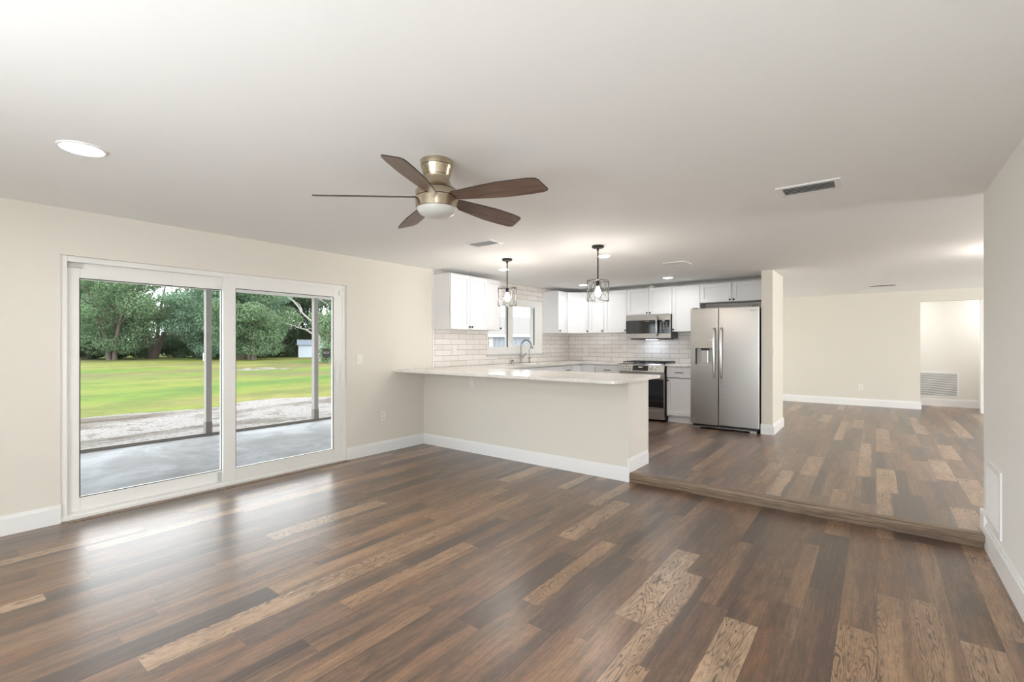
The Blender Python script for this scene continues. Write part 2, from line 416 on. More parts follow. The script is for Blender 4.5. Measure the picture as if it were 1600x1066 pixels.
# left wall with the door and window openings
D0, D1, DH = .727, 3.088, 1.965
K0, K1, KZ0, KZ1 = 5.507, 7.024, 1.14, 2.057
w = MB(); x0, x1 = L - WT, L
w.box(x0, x1, REAR - .1, D0, -.1, H).box(x0, x1, D0, D1, DH, H).box(x0, x1, D1, K0, -.1, H)
w.box(x0, x1, K0, K1, -.1, KZ0).box(x0, x1, K0, K1, KZ1, H).box(x0, x1, K1, 9.0, -.1, H)
w.box(x0, x1, 9.0, 11.0, -.1, .55).box(x0, x1, 9.0, 11.0, 2.05, H).box(x0, x1, 11.0, 12.8, -.1, H)  # leaves a made-up opening for the far-room fill light
struct('wall_left', w, 'wall_paint', 'cream wall with the sliding glass door')
struct('wall_back', MB().box(L, -1.232, YB, YB + .1, 0, H), 'wall_paint', 'kitchen back wall')
struct('wall_wing', MB().box(-1.232, -1.093, 7.172, YB + .1, ST, H), 'wall_paint', 'short cream wing wall beside the refrigerator')
struct('wall_right', MB().box(RX, RX + .12, REAR - .1, 4.386, -.1, H), 'lightened_wall_paint', 'wall at the right edge, paint lightened to look better lit')
w = MB(); y0, y1 = REAR - .12, REAR
w.box(L, -2.4, y0, y1, -.1, H).box(-2.4, .2, y0, y1, -.1, .35).box(-2.4, .2, y0, y1, 2.1, H).box(.2, RX, y0, y1, -.1, H)  # opening made up for the rear fill lamp
struct('wall_rear', w, 'wall_paint', 'wall behind the viewpoint with an opening added for fill light')
w = MB(); w.box(L, .667, FARY, FARY + .12, 0, H).box(.667, 1.497, FARY, FARY + .12, 2.10, H).box(1.497, 5.2, FARY, FARY + .12, 0, H)
struct('wall_far', w, 'wall_paint', 'far cream wall with the hall opening')
struct('wall_hall', MB().box(-.5, 2.6, 12.50, 12.62, 0, H), 'hall_paint', 'hall wall seen through the opening')
struct('wall_hall_side', MB().box(2.5, 2.6, FARY + .12, 12.5, 0, H).box(-.5, -.4, FARY + .12, 12.5, 0, H), 'hall_paint', 'hall end walls')
w = MB(); w.box(5.0, 5.14, 4.3, 4.5, 0, H).box(5.0, 5.14, 4.5, 5.9, 0, .4).box(5.0, 5.14, 4.5, 5.9, 2.15, H).box(5.0, 5.14, 5.9, 9.25, 0, H).box(5.0, 5.14, 9.25, 11.35, 0, .4).box(5.0, 5.14, 9.25, 11.35, 2.15, H).box(5.0, 5.14, 11.35, FARY, 0, H)  # openings made up for the far-room fill lamps
struct('wall_front', w, 'wall_paint', 'front wall of the far room with openings added for fill light')
struct('wall_living', MB().box(RX + .12, 5.0, 4.266, 4.386, 0, H), 'wall_paint', 'near wall of the far room')
# half wall under the peninsula
PX = -1.86
pen = MB().poly_prism([(L, PY), (PX, PY), (PX, 4.70), (PX - .12, 4.70), (PX - .12, PY + .115), (L, PY + .115)], 0, .960)
struct('wall_peninsula', pen, 'wall_paint', 'cream half wall carrying the granite bar')

# tile backsplash
TT = .010
w = MB(); x0, x1 = L, L + TT
w.box(x0, x1, 4.39, K0, .96, H).box(x0, x1, K0, K1, .96, KZ0).box(x0, x1, K0, K1, KZ1, H).box(x0, x1, K1, YB, .96, H)
struct('trim_1', w, 'tile_left', 'white subway tile on the window wall of the kitchen', 'tile backsplash')
struct('trim_2', MB().box(L + TT, -1.235, YB - TT, YB, .5, H), 'tile_back', 'white subway tile behind the range', 'tile backsplash')
struct('trim_3', MB().box(L + .001, L + .018, 4.378, 4.392, .96, H), 'trim_white', 'thin edge strip where the kitchen tile begins', 'tile edge')
struct('trim_4', MB().box(L + .001, L + .03, K0 - .02, K1 + .02, KZ0 - .018, KZ0), 'louver_grey', 'thin grey ledge under the kitchen window', 'window ledge')

# baseboards: profile with a stepped top
def baseboard(name, runs, label, h=.135, z=0.0, extra=None):
    w = MB()
    for (ax, ay, bx, by, nx, ny) in runs:      # wall line a->b, outward normal n
        for th, zz0, zz1 in ((.016, 0, h - .022), (.011, h - .022, h - .008), (.007, h - .008, h)):
            w.box(min(ax, bx, ax + nx * th, bx + nx * th), max(ax, bx, ax + nx * th, bx + nx * th),
                  min(ay, by, ay + ny * th, by + ny * th), max(ay, by, ay + ny * th, by + ny * th), z + zz0, z + zz1)
    if extra: extra(w)
    return struct(name, w, 'trim_white', label, 'baseboard')
baseboard('baseboard_left', [(L, REAR, L, D0 - .0, 1, 0), (L, D1 + .0, L, PY, 1, 0)], 'white baseboard along the sliding door wall')
baseboard('baseboard_peninsula', [(L, PY, PX, PY, 0, -1)], 'long white baseboard below the half wall')
def pe(w): w.box(PX, PX + .016, PY - .016, 4.262, 0, ST)
baseboard('baseboard_end', [(PX, PY - .016, PX, 4.70, 1, 0)], 'white baseboard around the end of the half wall', z=ST, extra=pe)
baseboard('baseboard_right', [(RX, REAR, RX, 4.262, -1, 0)], 'white baseboard along the right wall', h=.155)
baseboard('baseboard_right_end', [(RX, 4.262, RX, 4.386, -1, 0), (RX - .016, 4.386, RX + .12, 4.386, 0, 1)], 'white baseboard wrapped round the end of the right wall', z=ST)
baseboard('baseboard_wing', [(-1.237, 7.172, -1.093, 7.172, 0, -1), (-1.093, 7.156, -1.093, YB + .1, 1, 0)], 'white baseboard around the wing wall', z=ST)
baseboard('baseboard_far', [(L, FARY, .667 + .0, FARY, 0, -1), (.667, FARY - .016, .667, FARY + .12, 1, 0), (1.497, FARY - .016, 1.497, FARY + .12, -1, 0), (1.497, FARY, 5.0, FARY, 0, -1)], 'white baseboard along the far wall', z=ST, h=.14)
baseboard('baseboard_hall', [(-.4, 12.5, 2.5, 12.5, 0, -1)], 'white baseboard along the hall wall', z=ST, h=.15)
struct('trim_5', MB().box(1.480, 1.497, FARY - .012, FARY + .13, ST, 2.10), 'trim_white', 'white casing at the right of the hall opening', 'casing')

# step nose and riser
w = MB(); w.poly_prism([(0, 0), (.075, 0), (.075, .05), (.016, .05), (.004, .044), (0, .032)], -1.842, .552,
    Matrix(((0, 0, 1, 0), (1, 0, 0, 4.212), (0, 1, 0, .040), (0, 0, 0, 1))))
w.box(-1.842, .552, 4.238, 4.262, 0, .045)
struct('trim_6', w, 'nose_wood', 'brown wood nosing along the step up to the kitchen', 'step', bevel=.004)
struct('trim_7', MB().box(L + .04, L + .075, D0 + .03, D1 - .01, 0, .004), 'nose_wood', 'brown threshold strip below the sliding door', 'threshold')

# ------------------------------------------------------------------ sliding glass door
def rect_frame(w, xa, xb, ya, yb, za, zb, l, r, b, t):
    w.box(xa, xb, ya, ya + l, za, zb).box(xa, xb, yb - r, yb, za, zb)
    w.box(xa, xb, ya + l, yb - r, za, za + b).box(xa, xb, ya + l, yb - r, zb - t, zb)
    return w
door = thing('door_1', 'white vinyl sliding glass door to the patio', 'sliding door', (L, (D0 + D1) / 2, 0)); door['kind'] = 'structure'
w = rect_frame(MB(), L - .13, L - .022, D0, D1, 0, DH, .040, .042, .035, .042)
w.box(L - .022, L - .008, D0, D1, 0, .022)
w.build('door_frame', 'vinyl_white', door, bevel=.003)
fx = rect_frame(MB(), L - .108, L - .072, .767, 1.86, .040, 1.925, .080, .034, .105, .118).build('fixed_panel', 'vinyl_white', door, bevel=.004)
MB().box(L - .093, L - .087, .845, 1.828, .14, 1.81).build('pane', 'glass', fx)
rect_frame(MB(), L - .0735, L - .0715, .843, 1.830, .141, 1.811, .006, .006, .006, .006).build('gasket', 'black_metal', fx)
sl = rect_frame(MB(), L - .066, L - .026, 1.827, 3.046, .036, 1.925, .108, .112, .112, .098).build('sliding_panel', 'vinyl_white', door, bevel=.004)
MB().box(L - .050, L - .044, 1.933, 2.936, .146, 1.829).build('pane', 'glass', sl)
rect_frame(MB(), L - .0275, L - .0255, 1.931, 2.938, .145, 1.830, .004, .007, .004, .006).build('gasket', 'black_metal', sl)
w = MB().box(L - .026, L - .004, 2.962, 2.990, .87, 1.125); w.box(L - .012, L + .012, 2.968, 2.984, .90, 1.095)
w.build('handle', 'vinyl_white', door, bevel=.004)
MB().box(L - .026, L - .006, 3.000, 3.040, 1.845, 1.900).build('latch_bracket', 'vinyl_white', door, bevel=.003)
MB().box(L - .072, L - .050, .772, .86, 1.885, 1.915).build('roller_bracket', 'louver_grey', door, bevel=.003)
MB().box(L - .072, L - .060, 1.795, 1.826, .045, .13).build('end_cap', 'louver_grey', door, bevel=.002)
# sticker on the sliding pane
stk = thing('window_sticker', 'small black square sticker on the right glass pane of the door', 'sticker', (L - .043, 2.862, 1.212))
MB().box(L - .0438, L - .0425, 2.815, 2.910, 1.165, 1.258).build('backing', 'black_plastic', stk)
text_mesh('lettering', 'RCA', .034, 'white_print', stk, Matrix.Translation((L - .0422, 2.862, 1.212)) @ Matrix(((0, 0, 1, 0), (1, 0, 0, 0), (0, 1, 0, 0), (0, 0, 0, 1))))

# ------------------------------------------------------------------ kitchen window
win = thing('window_1', 'white framed sliding kitchen window above the sink', 'window', (L, (K0 + K1) / 2, KZ0)); win['kind'] = 'structure'
w = rect_frame(MB(), L - .10, L + .004, K0, K1, KZ0, KZ1, .03, .24, .105, .10); w.build('window_frame', 'vinyl_white', win, bevel=.004)
sa = rect_frame(MB(), L - .075, L - .030, K0 + .03, 6.075, KZ0 + .105, KZ1 - .10, .02, .03, .012, .03).build('sash', 'vinyl_white', win, bevel=.003)
MB().box(L - .056, L - .050, K0 + .05, 6.045, KZ0 + .117, KZ1 - .13).build('pane', 'glass', sa)
sb = rect_frame(MB(), L - .040, L - .005, 6.060, 6.80, KZ0 + .10, KZ1 - .095, .115, .025, .045, .03).build('sash', 'vinyl_white', win, bevel=.003)
MB().box(L - .026, L - .020, 6.175, 6.775, KZ0 + .145, KZ1 - .125).build('pane', 'glass', sb)
MB().box(L - .008, L - .002, 6.765, 6.785, KZ0 + .145, KZ1 - .125).build('gasket', 'black_metal', sb)
MB().box(L - .034, L - .026, 6.040, 6.060, KZ0 + .117, KZ1 - .13).build('gasket', 'black_metal', sa)
for zz in (1.33, 1.92):
    MB().box(L - .005, L + .008, 6.10, 6.125, zz, zz + .05).build('latch', 'vinyl_white', sb, bevel=.002)
# unseen windows added to house the fill lamps
for i, (xa, xb, ya, yb, za, zb, lab) in enumerate(((-2.4, .2, REAR - .08, REAR - .04, .35, 2.1, 'added unseen window behind the viewpoint'),)):
    o = thing('fill_window_rear', lab, 'window', ((xa + xb) / 2, ya, za)); o['kind'] = 'structure'
    w = MB(); w.box(xa, xa + .06, ya, yb, za, zb).box(xb - .06, xb, ya, yb, za, zb).box(xa + .06, xb - .06, ya, yb, za, za + .06).box(xa + .06, xb - .06, ya, yb, zb - .06, zb).box(-1.13, -1.07, ya, yb, za + .06, zb - .06)
    w.build('window_frame', 'vinyl_white', o)
o = thing('fill_window_front', 'added unseen window of the far room', 'window', (5.07, 10.3, .4)); o['kind'] = 'structure'
rect_frame(MB(), 5.03, 5.07, 9.25, 11.35, .4, 2.15, .06, .06, .06, .06).build('window_frame', 'vinyl_white', o)
o = thing('fill_window_entry', 'added unseen window near the entry of the far room', 'window', (5.07, 5.2, .4)); o['kind'] = 'structure'
rect_frame(MB(), 5.03, 5.07, 4.5, 5.9, .4, 2.15, .06, .06, .06, .06).build('window_frame', 'vinyl_white', o)
o = thing('fill_window_back', 'added unseen window at the left end of the far room', 'window', (L - .07, 10.0, .55)); o['kind'] = 'structure'
rect_frame(MB(), L - .09, L - .05, 9.0, 11.0, .55, 2.05, .06, .06, .06, .06).build('window_frame', 'vinyl_white', o)

# ================================================================== CABINETS
def shaker(w, x0, x1, z0, z1, yf, fr=.057, th=.019, rec=.011):
    """door facing -y at plane yf (front), local mesh"""
    w.box(x0, x0 + fr, yf, yf + th, z0, z1).box(x1 - fr, x1, yf, yf + th, z0, z1)
    w.box(x0 + fr, x1 - fr, yf, yf + th, z0, z0 + fr).box(x0 + fr, x1 - fr, yf, yf + th, z1 - fr, z1)
    w.box(x0 + fr, x1 - fr, yf + rec, yf + th, z0 + fr, z1 - fr)
    return w
def knob(parent, x, z, yf):
    w = MB(); w.local = True
    w.lathe([(.005, 0), (.005, .012), (.013, .017), (.0145, .024), (.011, .029), (0, .030)], seg=16, M4=Matrix.Translation((x, yf, z)) @ Matrix.Rotation(R(90), 4, 'X'))
    return w.build('knob', 'black_metal', parent, smooth=True)
def pull(parent, x, z, yf, half=.055):
    w = MB(); w.local = True
    w.tube([(x - half, yf, z), (x - half, yf - .022, z), (x - half * .5, yf - .028, z), (x + half * .5, yf - .028, z), (x + half, yf - .022, z), (x + half, yf, z)], .0055, 8)
    return w.build('handle', 'black_metal', parent, smooth=True)
def cabinet(name, label, loc, rz, wd, z0, z1, depth, fronts, group, cat='kitchen cabinet', toe=False):
    """local frame: x along the wall 0..wd, front face at y=0, carcass behind it (y 0.02..depth)"""
    t = thing(name, label, cat, (loc[0], loc[1], z0), group, rz)
    w = MB(); w.local = True
    hh = z1 - z0
    if toe:
        w.box(.0, wd, .06, depth, .10, hh).box(0, .004, .022, .06, .10, hh).box(wd - .004, wd, .022, .06, .10, hh).box(.004, wd - .004, .022, .06, .10, .112).box(.004, wd - .004, .022, .06, hh - .012, hh).box(.0, wd, .075, depth, 0, .10)
    else:
        w.box(0, wd, .06, depth, 0, hh).box(0, .004, .022, .06, 0, hh).box(wd - .004, wd, .022, .06, 0, hh)
        w.box(.004, wd - .004, .022, .06, 0, .012).box(.004, wd - .004, .022, .06, hh - .012, hh)
    w.build('carcass', 'cabinet_white', t)
    for fdef in fronts:
        kind, xa, xb, za, zb = fdef[:5]
        w = MB(); w.local = True
        if kind == 'door': shaker(w, xa + .0032, xb - .0032, za + .0032, zb - .0032, 0.0)
        else: shaker(w, xa + .0032, xb - .0032, za + .0032, zb - .0032, 0.0, fr=.034, rec=.006) if kind == 'drawer' else w.box(xa + .0032, xb - .0032, 0, .019, za + .0032, zb - .0032)
        d = w.build('door' if kind == 'door' else 'drawer', 'cabinet_white', t, bevel=.0012, seg=1)
        if len(fdef) > 5:
            k = fdef[5]
            if k == 'pull': pull(d, (xa + xb) / 2, (za + zb) / 2, 0)
            else: knob(d, k[0], k[1], 0)
    return t
UZ0, UZ1 = 1.505, 2.240
UH = UZ1 - UZ0; UD = .325
FX = L + UD + .01        # front plane of left-wall uppers
up_g = 'white upper cabinets'
def left_upper(name, y0, y1, fronts, label):
    # faces +x: local x -> world +y, local y -> world -x
    return cabinet(name, label, (FX, y0), R(90), y1 - y0, UZ0, UZ1, UD - .002, fronts, up_g)
hw = (5.138 - 4.395) / 2
left_upper('upper_cabinet', 4.395, 5.138, [('door', 0, hw, 0, UH, (hw - .025, .035)), ('door', hw, 2 * hw, 0, UH, (hw + .025, .035))], 'white two-door wall cabinet nearest the cream wall, left of the kitchen window')
left_upper('upper_cabinet', 5.138, 5.435, [('door', 0, .297, 0, UH, (.272, .035))], 'narrow white single-door wall cabinet touching the left side of the kitchen window')
left_upper('upper_cabinet', 7.034, YB - .61, [('door', 0, YB - .61 - 7.034, 0, UH, (.027, .035))], 'white wall cabinet with its bare side facing out, right of the kitchen window')
# diagonal corner unit
cx, cy = L + TT, YB - TT
t = thing('corner_cabinet', 'white diagonal wall cabinet filling the kitchen corner', 'kitchen cabinet', (FX, YB - .61, UZ0), up_g)
bx2 = L + .61; by2 = YB - .335
w = MB(); w.poly_prism([(cx, YB - .608), (FX - .022, YB - .608), (bx2 - .002, by2 + .022), (bx2 - .002, cy), (cx, cy)], UZ0, UZ1); w.build('carcass', 'cabinet_white', t)
dl = math.hypot(bx2 - FX, by2 - (YB - .61)); ang = math.atan2(by2 - (YB - .61), bx2 - FX)
w = MB(); shaker(w, .004, dl - .004, .002, UH - .002, 0); w.local = True
w.bm.transform(Matrix.Rotation(ang, 4, 'Z'))
d = w.build('door', 'cabinet_white', t)
w = MB(); w.local = True
w.lathe([(.005, 0), (.005, .012), (.013, .017), (.0145, .024), (.011, .029), (0, .030)], seg=16, M4=Matrix.Rotation(ang, 4, 'Z') @ Matrix.Translation((dl - .03, 0, .035)) @ Matrix.Rotation(R(90), 4, 'X'))
w.build('knob', 'black_metal', d, smooth=True)
BY = YB - .335           # front plane of back-wall uppers
def back_upper(x0, x1, z0, fronts, label, name='upper_cabinet'):
    return cabinet(name, label, (x0, BY), 0, x1 - x0, z0, UZ1, .322, fronts, up_g)
back_upper(-4.108, -3.804, UZ0, [('door', 0, .304, 0, UH, (.277, .035))], 'narrow white wall cabinet just right of the diagonal corner cabinet')
back_upper(-3.804, -3.371, UZ0, [('door', 0, .433, 0, UH, (.408, .035))], 'white single-door wall cabinet immediately left of the microwave')
mz = 1.795
back_upper(-3.371, -2.600, mz, [('door', 0, .3855, 0, UZ1 - mz, (.36, .03)), ('door', .3855, .771, 0, UZ1 - mz, (.411, .03))], 'short white two-door wall cabinet above the microwave')
back_upper(-2.600, -2.164, UZ0, [('door', 0, .436, 0, UH, (.027, .035))], 'white single-door wall cabinet between the microwave and the refrigerator')
fz = 1.945
back_upper(-2.164, -1.238, fz, [('door', 0, .463, 0, UZ1 - fz, (.437, .03)), ('door', .463, .926, 0, UZ1 - fz, (.489, .03))], 'short wide white wall cabinet above the refrigerator')
# small box on the cabinet tops
jb = thing('junction_box', 'small white junction box on top of the cabinet over the microwave', 'junction box', (-2.975, 7.72, UZ1))
MB().box(-3.01, -2.94, 7.70, 7.76, UZ1, UZ1 + .05).build('box', 'plate_white', jb, bevel=.003)
MB().box(-2.94, -2.915, 7.715, 7.745, UZ1 + .008, UZ1 + .038).build('clamp', 'louver_grey', jb, bevel=.002)

# base cabinets
BZ0, BZ1 = ST, .958
BH = BZ1 - BZ0
base_g = 'white base cabinets'
LFX = L + .61            # front of left run (faces +x)
def left_base(y0, y1, fronts, label): return cabinet('base_cabinet', label, (LFX, y0), R(90), y1 - y0, BZ0, BZ1, .595, fronts, base_g, toe=True)
left_base(5.36, 6.10, [('slab', 0, .74, .70, .862), ('door', 0, .37, .112, .69, (.345, .655)), ('door', .37, .74, .112, .69, (.395, .655))], 'white sink base cabinet under the window beside the black dishwasher')
left_base(6.10, 6.742, [('slab', 0, .642, .70, .862), ('door', 0, .642, .112, .69, (.03, .655))], 'white base cabinet on the window wall between sink base and drawer unit')
left_base(6.742, 7.05, [('drawer', 0, .308, .70, .862, 'pull'), ('door', 0, .308, .112, .69, (.03, .655))], 'narrow white drawer cabinet on the window wall next to the inner corner')
t = thing('corner_cabinet', 'white corner base cabinet where the two counters meet', 'kitchen cabinet', (L + .3, YB - .3, BZ0), base_g)
w = MB().poly_prism([(L + TT, 7.05), (LFX - .02, 7.05), (LFX - .02, YB - .61 + .02), (-3.83, YB - .61 + .02), (-3.83, YB - TT), (L + TT, YB - TT)], BZ0 + .1, BZ1); w.build('carcass', 'cabinet_white', t)
w = MB(); w.box(LFX - .019, LFX, 7.056, YB - .612, BZ0 + .112, BZ1 - .012); w.build('door', 'cabinet_white', t)
w = MB(); w.box(LFX, -3.835, YB - .61, YB - .591, BZ0 + .112, BZ1 - .012); w.build('door', 'cabinet_white', t)
BFY = YB - .61
def back_base(x0, x1, fronts, label): return cabinet('base_cabinet', label, (x0, BFY), 0, x1 - x0, BZ0, BZ1, .595, fronts, base_g, toe=True)
back_base(-3.83, -3.376, [('drawer', 0, .454, .70, .862, 'pull'), ('door', 0, .454, .112, .69, (.425, .655))], 'white drawer base cabinet just left of the range')
back_base(-2.592, -2.195, [('drawer', 0, .397, .70, .862, 'pull'), ('door', 0, .397, .112, .69, (.027, .655))], 'white base cabinet with drawer and door between range and refrigerator')
t = cabinet('base_cabinet', 'white shallow cabinet built into the kitchen side of the peninsula', (-1.985, 4.722), R(180), 1.9, BZ0, BZ1, .372, [('door', i * .475, (i + 1) * .475, .112, .862, (i * .475 + (.44 if i % 2 == 0 else .03), .8)) for i in range(4)], base_g, toe=True)
w = MB(); w.box(PX - .12, PX + .004, 4.702, 4.722, BZ0 + .10, BZ1); w.build('end_stile', 'cabinet_white', t) if False else None
st = MB(); st.local = True; st.box(-.129, 0.0, 0, .018, .10, BH); st.build('end_stile', 'cabinet_white', t)

# dishwasher
t = thing('dishwasher', 'black dishwasher under the counter by the inner end of the peninsula', 'dishwasher', (LFX, 5.05, ST))
MB().box(L + .05, LFX - .02, 4.752, 5.355, ST, .955).build('body', 'black_plastic', t)
MB().box(LFX - .02, LFX + .004, 4.756, 5.352, ST + .10, .84).build('door', 'black_plastic', t, bevel=.004)
MB().box(LFX - .02, LFX + .006, 4.756, 5.352, .845, .950).build('control_panel', 'oven_glass', t, bevel=.004)
MB().tube([(LFX + .004, 4.83, .80), (LFX + .035, 4.84, .80), (LFX + .035, 5.27, .80), (LFX + .004, 5.28, .80)], .009, 8).build('handle', 'stainless_handle', t, smooth=True)

# countertops
CT0, CT1 = .962, .992
def rounded(pts, radii, n=6):
    out = []; N = len(pts)
    for i, (p, r) in enumerate(zip(pts, radii)):
        if r == 0: out.append(p); continue
        a = Vector(pts[i - 1]) - Vector(p); b = Vector(pts[(i + 1) % N]) - Vector(p); a.normalize(); b.normalize()
        P0 = Vector(p) + a * r; P1 = Vector(p) + b * r
        for k in range(n + 1):
            q = k / n
            v = P0 * (1 - q) ** 2 + Vector(p) * 2 * q * (1 - q) + P1 * q ** 2
            out.append((v.x, v.y))
    return out
ct = thing('granite_countertop', 'speckled pale granite countertop running from the bar round to the range', 'countertop', (-3.2, 4.2, CT0))
CX = L + .645; x0 = L + .0105
pts = [(L + .001, 3.745), (-1.735, 3.745), (-1.735, 4.750), (CX, 4.750), (x0, 4.750), (x0, 4.39), (L + .001, 4.388)]
MB().poly_prism(rounded(pts, [0, .10, .03, 0, 0, 0, 0]), CT0, CT1).build('bar_slab', 'granite', ct, bevel=.005)
SY0, SY1, SX0, SX1 = 5.92, 6.66, L + .13, L + .53
w = MB().box(x0, CX, 4.750, SY0, CT0, CT1).box(x0, SX0, SY0, SY1, CT0, CT1).box(SX1, CX, SY0, SY1, CT0, CT1).box(x0, CX, SY1, YB - .0105, CT0, CT1)
w.box(CX, -3.374, YB - .645, YB - .0105, CT0, CT1); w.build('wall_slab', 'granite', ct)
ct2 = MB().box(-2.595, -2.175, YB - .645, YB - .0105, CT0, CT1).build('granite_countertop', 'granite', None, bevel=.004)
tag(ct2, 'short speckled granite countertop between range and refrigerator', 'countertop')
# sink
t = thing('kitchen_sink', 'stainless undermount sink below the kitchen window', 'sink', ((SX0 + SX1) / 2, (SY0 + SY1) / 2, CT0 - .2))
w = MB(); z0 = CT0 - .19
w.box(SX0 - .012, SX0, SY0 - .012, SY1 + .012, z0, CT0 - .0005).box(SX1, SX1 + .012, SY0 - .012, SY1 + .012, z0, CT0 - .0005)
w.box(SX0, SX1, SY0 - .012, SY0, z0, CT0 - .0005).box(SX0, SX1, SY1, SY1 + .012, z0, CT0 - .0005).box(SX0 - .012, SX1 + .012, SY0 - .012, SY1 + .012, z0 - .01, z0)
w.build('basin', 'stainless', t)
MB().lathe([(0, z0), (.045, z0), (.045, z0 + .004), (0, z0 + .004)], (SX0 + SX1) / 2, (SY0 + SY1) / 2, 20, cap=False).build('drain', 'chrome', t)
# faucet
fxp, fyp = -4.645, 6.29
t = thing('kitchen_faucet', 'tall gooseneck pull-down faucet behind the sink', 'faucet', (fxp, fyp, CT1))
MB().lathe([(.028, CT1), (.028, CT1 + .012), (.020, CT1 + .02), (.019, CT1 + .14), (.014, CT1 + .16)], fxp, fyp, 20).build('base', 'chrome', t, smooth=True)
arc = [(fxp, fyp, CT1 + .15)] + [(fxp + (.085 - .085 * math.cos(a)) * .72, fyp + (.085 - .085 * math.cos(a)) * .7, CT1 + .28 + .10 * math.sin(a)) for a in [math.pi * k / 14 for k in range(13)]]
MB().tube(arc, .0115, 12).build('spout', 'chrome', t, smooth=True)
e = Vector(arc[-1]); e2 = e + Vector((.012, .012, -.085))
MB().tube([e, e + (e2 - e) * .3, e2], [.013, .016, .017], 12).build('spray_head', 'chrome', t, smooth=True)
MB().tube([(fxp, fyp + .015, CT1 + .09), (fxp + .01, fyp + .045, CT1 + .105), (fxp + .03, fyp + .10, CT1 + .165)], [.010, .008, .007], 10).build('handle', 'chrome', t, smooth=True)
t = thing('water_dispenser_tap', 'small slender filtered water tap right of the gooseneck faucet', 'tap', (-4.63, 6.50, CT1))
MB().lathe([(.020, CT1), (.020, CT1 + .01), (.011, CT1 + .02), (.011, CT1 + .09), (.006, CT1 + .1)], -4.63, 6.50, 16).build('base', 'chrome', t, smooth=True)
MB().tube([(-4.63, 6.50, CT1 + .09), (-4.63, 6.50, CT1 + .22), (-4.615, 6.51, CT1 + .26), (-4.585, 6.53, CT1 + .265), (-4.565, 6.545, CT1 + .235)], .006, 10).build('spout', 'chrome', t, smooth=True)
MB().tube([(-4.63, 6.51, CT1 + .07), (-4.62, 6.545, CT1 + .10)], .006, 8).build('handle', 'chrome', t, smooth=True)
t = thing('air_gap_cap', 'short chrome cylinder cap left of the gooseneck faucet', 'air gap', (-4.655, 6.07, CT1))
MB().lathe([(.022, CT1), (.022, CT1 + .05), (.018, CT1 + .06), (0, CT1 + .062)], -4.655, 6.07, 18).build('cap', 'chrome', t, smooth=True)

# ================================================================== RANGE
RX0, RX1 = -3.368, -2.602
t = thing('gas_range', 'stainless slide-in gas range with black oven glass', 'range', ((RX0 + RX1) / 2, 7.3, ST))
MB().box(RX0, RX1, 7.315, YB - .012, ST + .03, .975).build('body', 'black_plastic', t)
for xx in (RX0 + .05, RX1 - .05):
    MB().lathe([(.02, ST), (.02, ST + .03)], xx, 7.40, 12).build('foot', 'rubber_black', t)
w = MB(); w.poly_prism([(7.268, .862), (7.290, .965), (7.33, .978), (YB - .012, .978), (YB - .012, .985), (7.33, .992), (7.282, .976), (7.256, .862)], RX0, RX1,
    Matrix(((0, 0, 1, 0), (1, 0, 0, 0), (0, 1, 0, 0), (0, 0, 0, 1))))
w.build('cooktop', 'stainless', t)
tilt = math.atan2(.026, .114)
def on_panel(x, z): # point on tilted control panel
    return (x, 7.256 + (z - .862) * .228, z)
MB().poly_prism([(7.255, .865), (7.2815, .975), (7.285, .975), (7.262, .865)], RX0 + .003, RX1 - .003, Matrix(((0, 0, 1, 0), (1, 0, 0, 0), (0, 1, 0, 0), (0, 0, 0, 1)))).build('control_panel', 'stainless', t)
for xx in (-3.235, -3.160, -2.812, -2.737):
    px_, py_, pz_ = on_panel(xx, .924)
    MB().lathe([(.026, 0), (.026, .006), (.020, .008), (.018, .034), (0, .036)], seg=20, M4=Matrix.Translation((px_, py_, pz_)) @ Matrix.Rotation(R(90) - tilt * .9, 4, 'X')).build('knob', 'stainless_handle', t, smooth=True)
dsp = MB().poly_prism([(7.2535, .884), (7.2725, .964), (7.277, .964), (7.258, .884)], -3.115, -2.862, Matrix(((0, 0, 1, 0), (1, 0, 0, 0), (0, 1, 0, 0), (0, 0, 0, 1)))).build('display', 'oven_glass', t)
MB().poly_prism([(7.2620, .928), (7.2665, .946), (7.268, .946), (7.2635, .928)], -3.02, -2.955, Matrix(((0, 0, 1, 0), (1, 0, 0, 0), (0, 1, 0, 0), (0, 0, 0, 1)))).build('clock', 'white_print', dsp)
d = MB().box(RX0 + .004, RX1 - .004, 7.270, 7.313, .305, .848).build('oven_door', 'stainless', t, bevel=.004)
MB().box(RX0 + .012, RX1 - .012, 7.264, 7.270, .312, .755).build('door_glass', 'oven_glass', d)
MB().tube([(RX0 + .05, 7.27, .803), (RX0 + .05, 7.222, .803)], .009, 8).build('handle_post', 'stainless_handle', d)
MB().tube([(RX1 - .05, 7.27, .803), (RX1 - .05, 7.222, .803)], .009, 8).build('handle_post', 'stainless_handle', d)
MB().tube([(RX0 + .03, 7.222, .803), (RX1 - .03, 7.222, .803)], .012, 12).build('handle', 'stainless_handle', d, smooth=True)
d = MB().box(RX0 + .004, RX1 - .004, 7.272, 7.313, .118, .298).build('drawer', 'stainless', t, bevel=.004)
MB().box(RX0 + .06, RX1 - .06, 7.262, 7.272, .245, .262).build('drawer_lip', 'stainless_handle', d, bevel=.002)
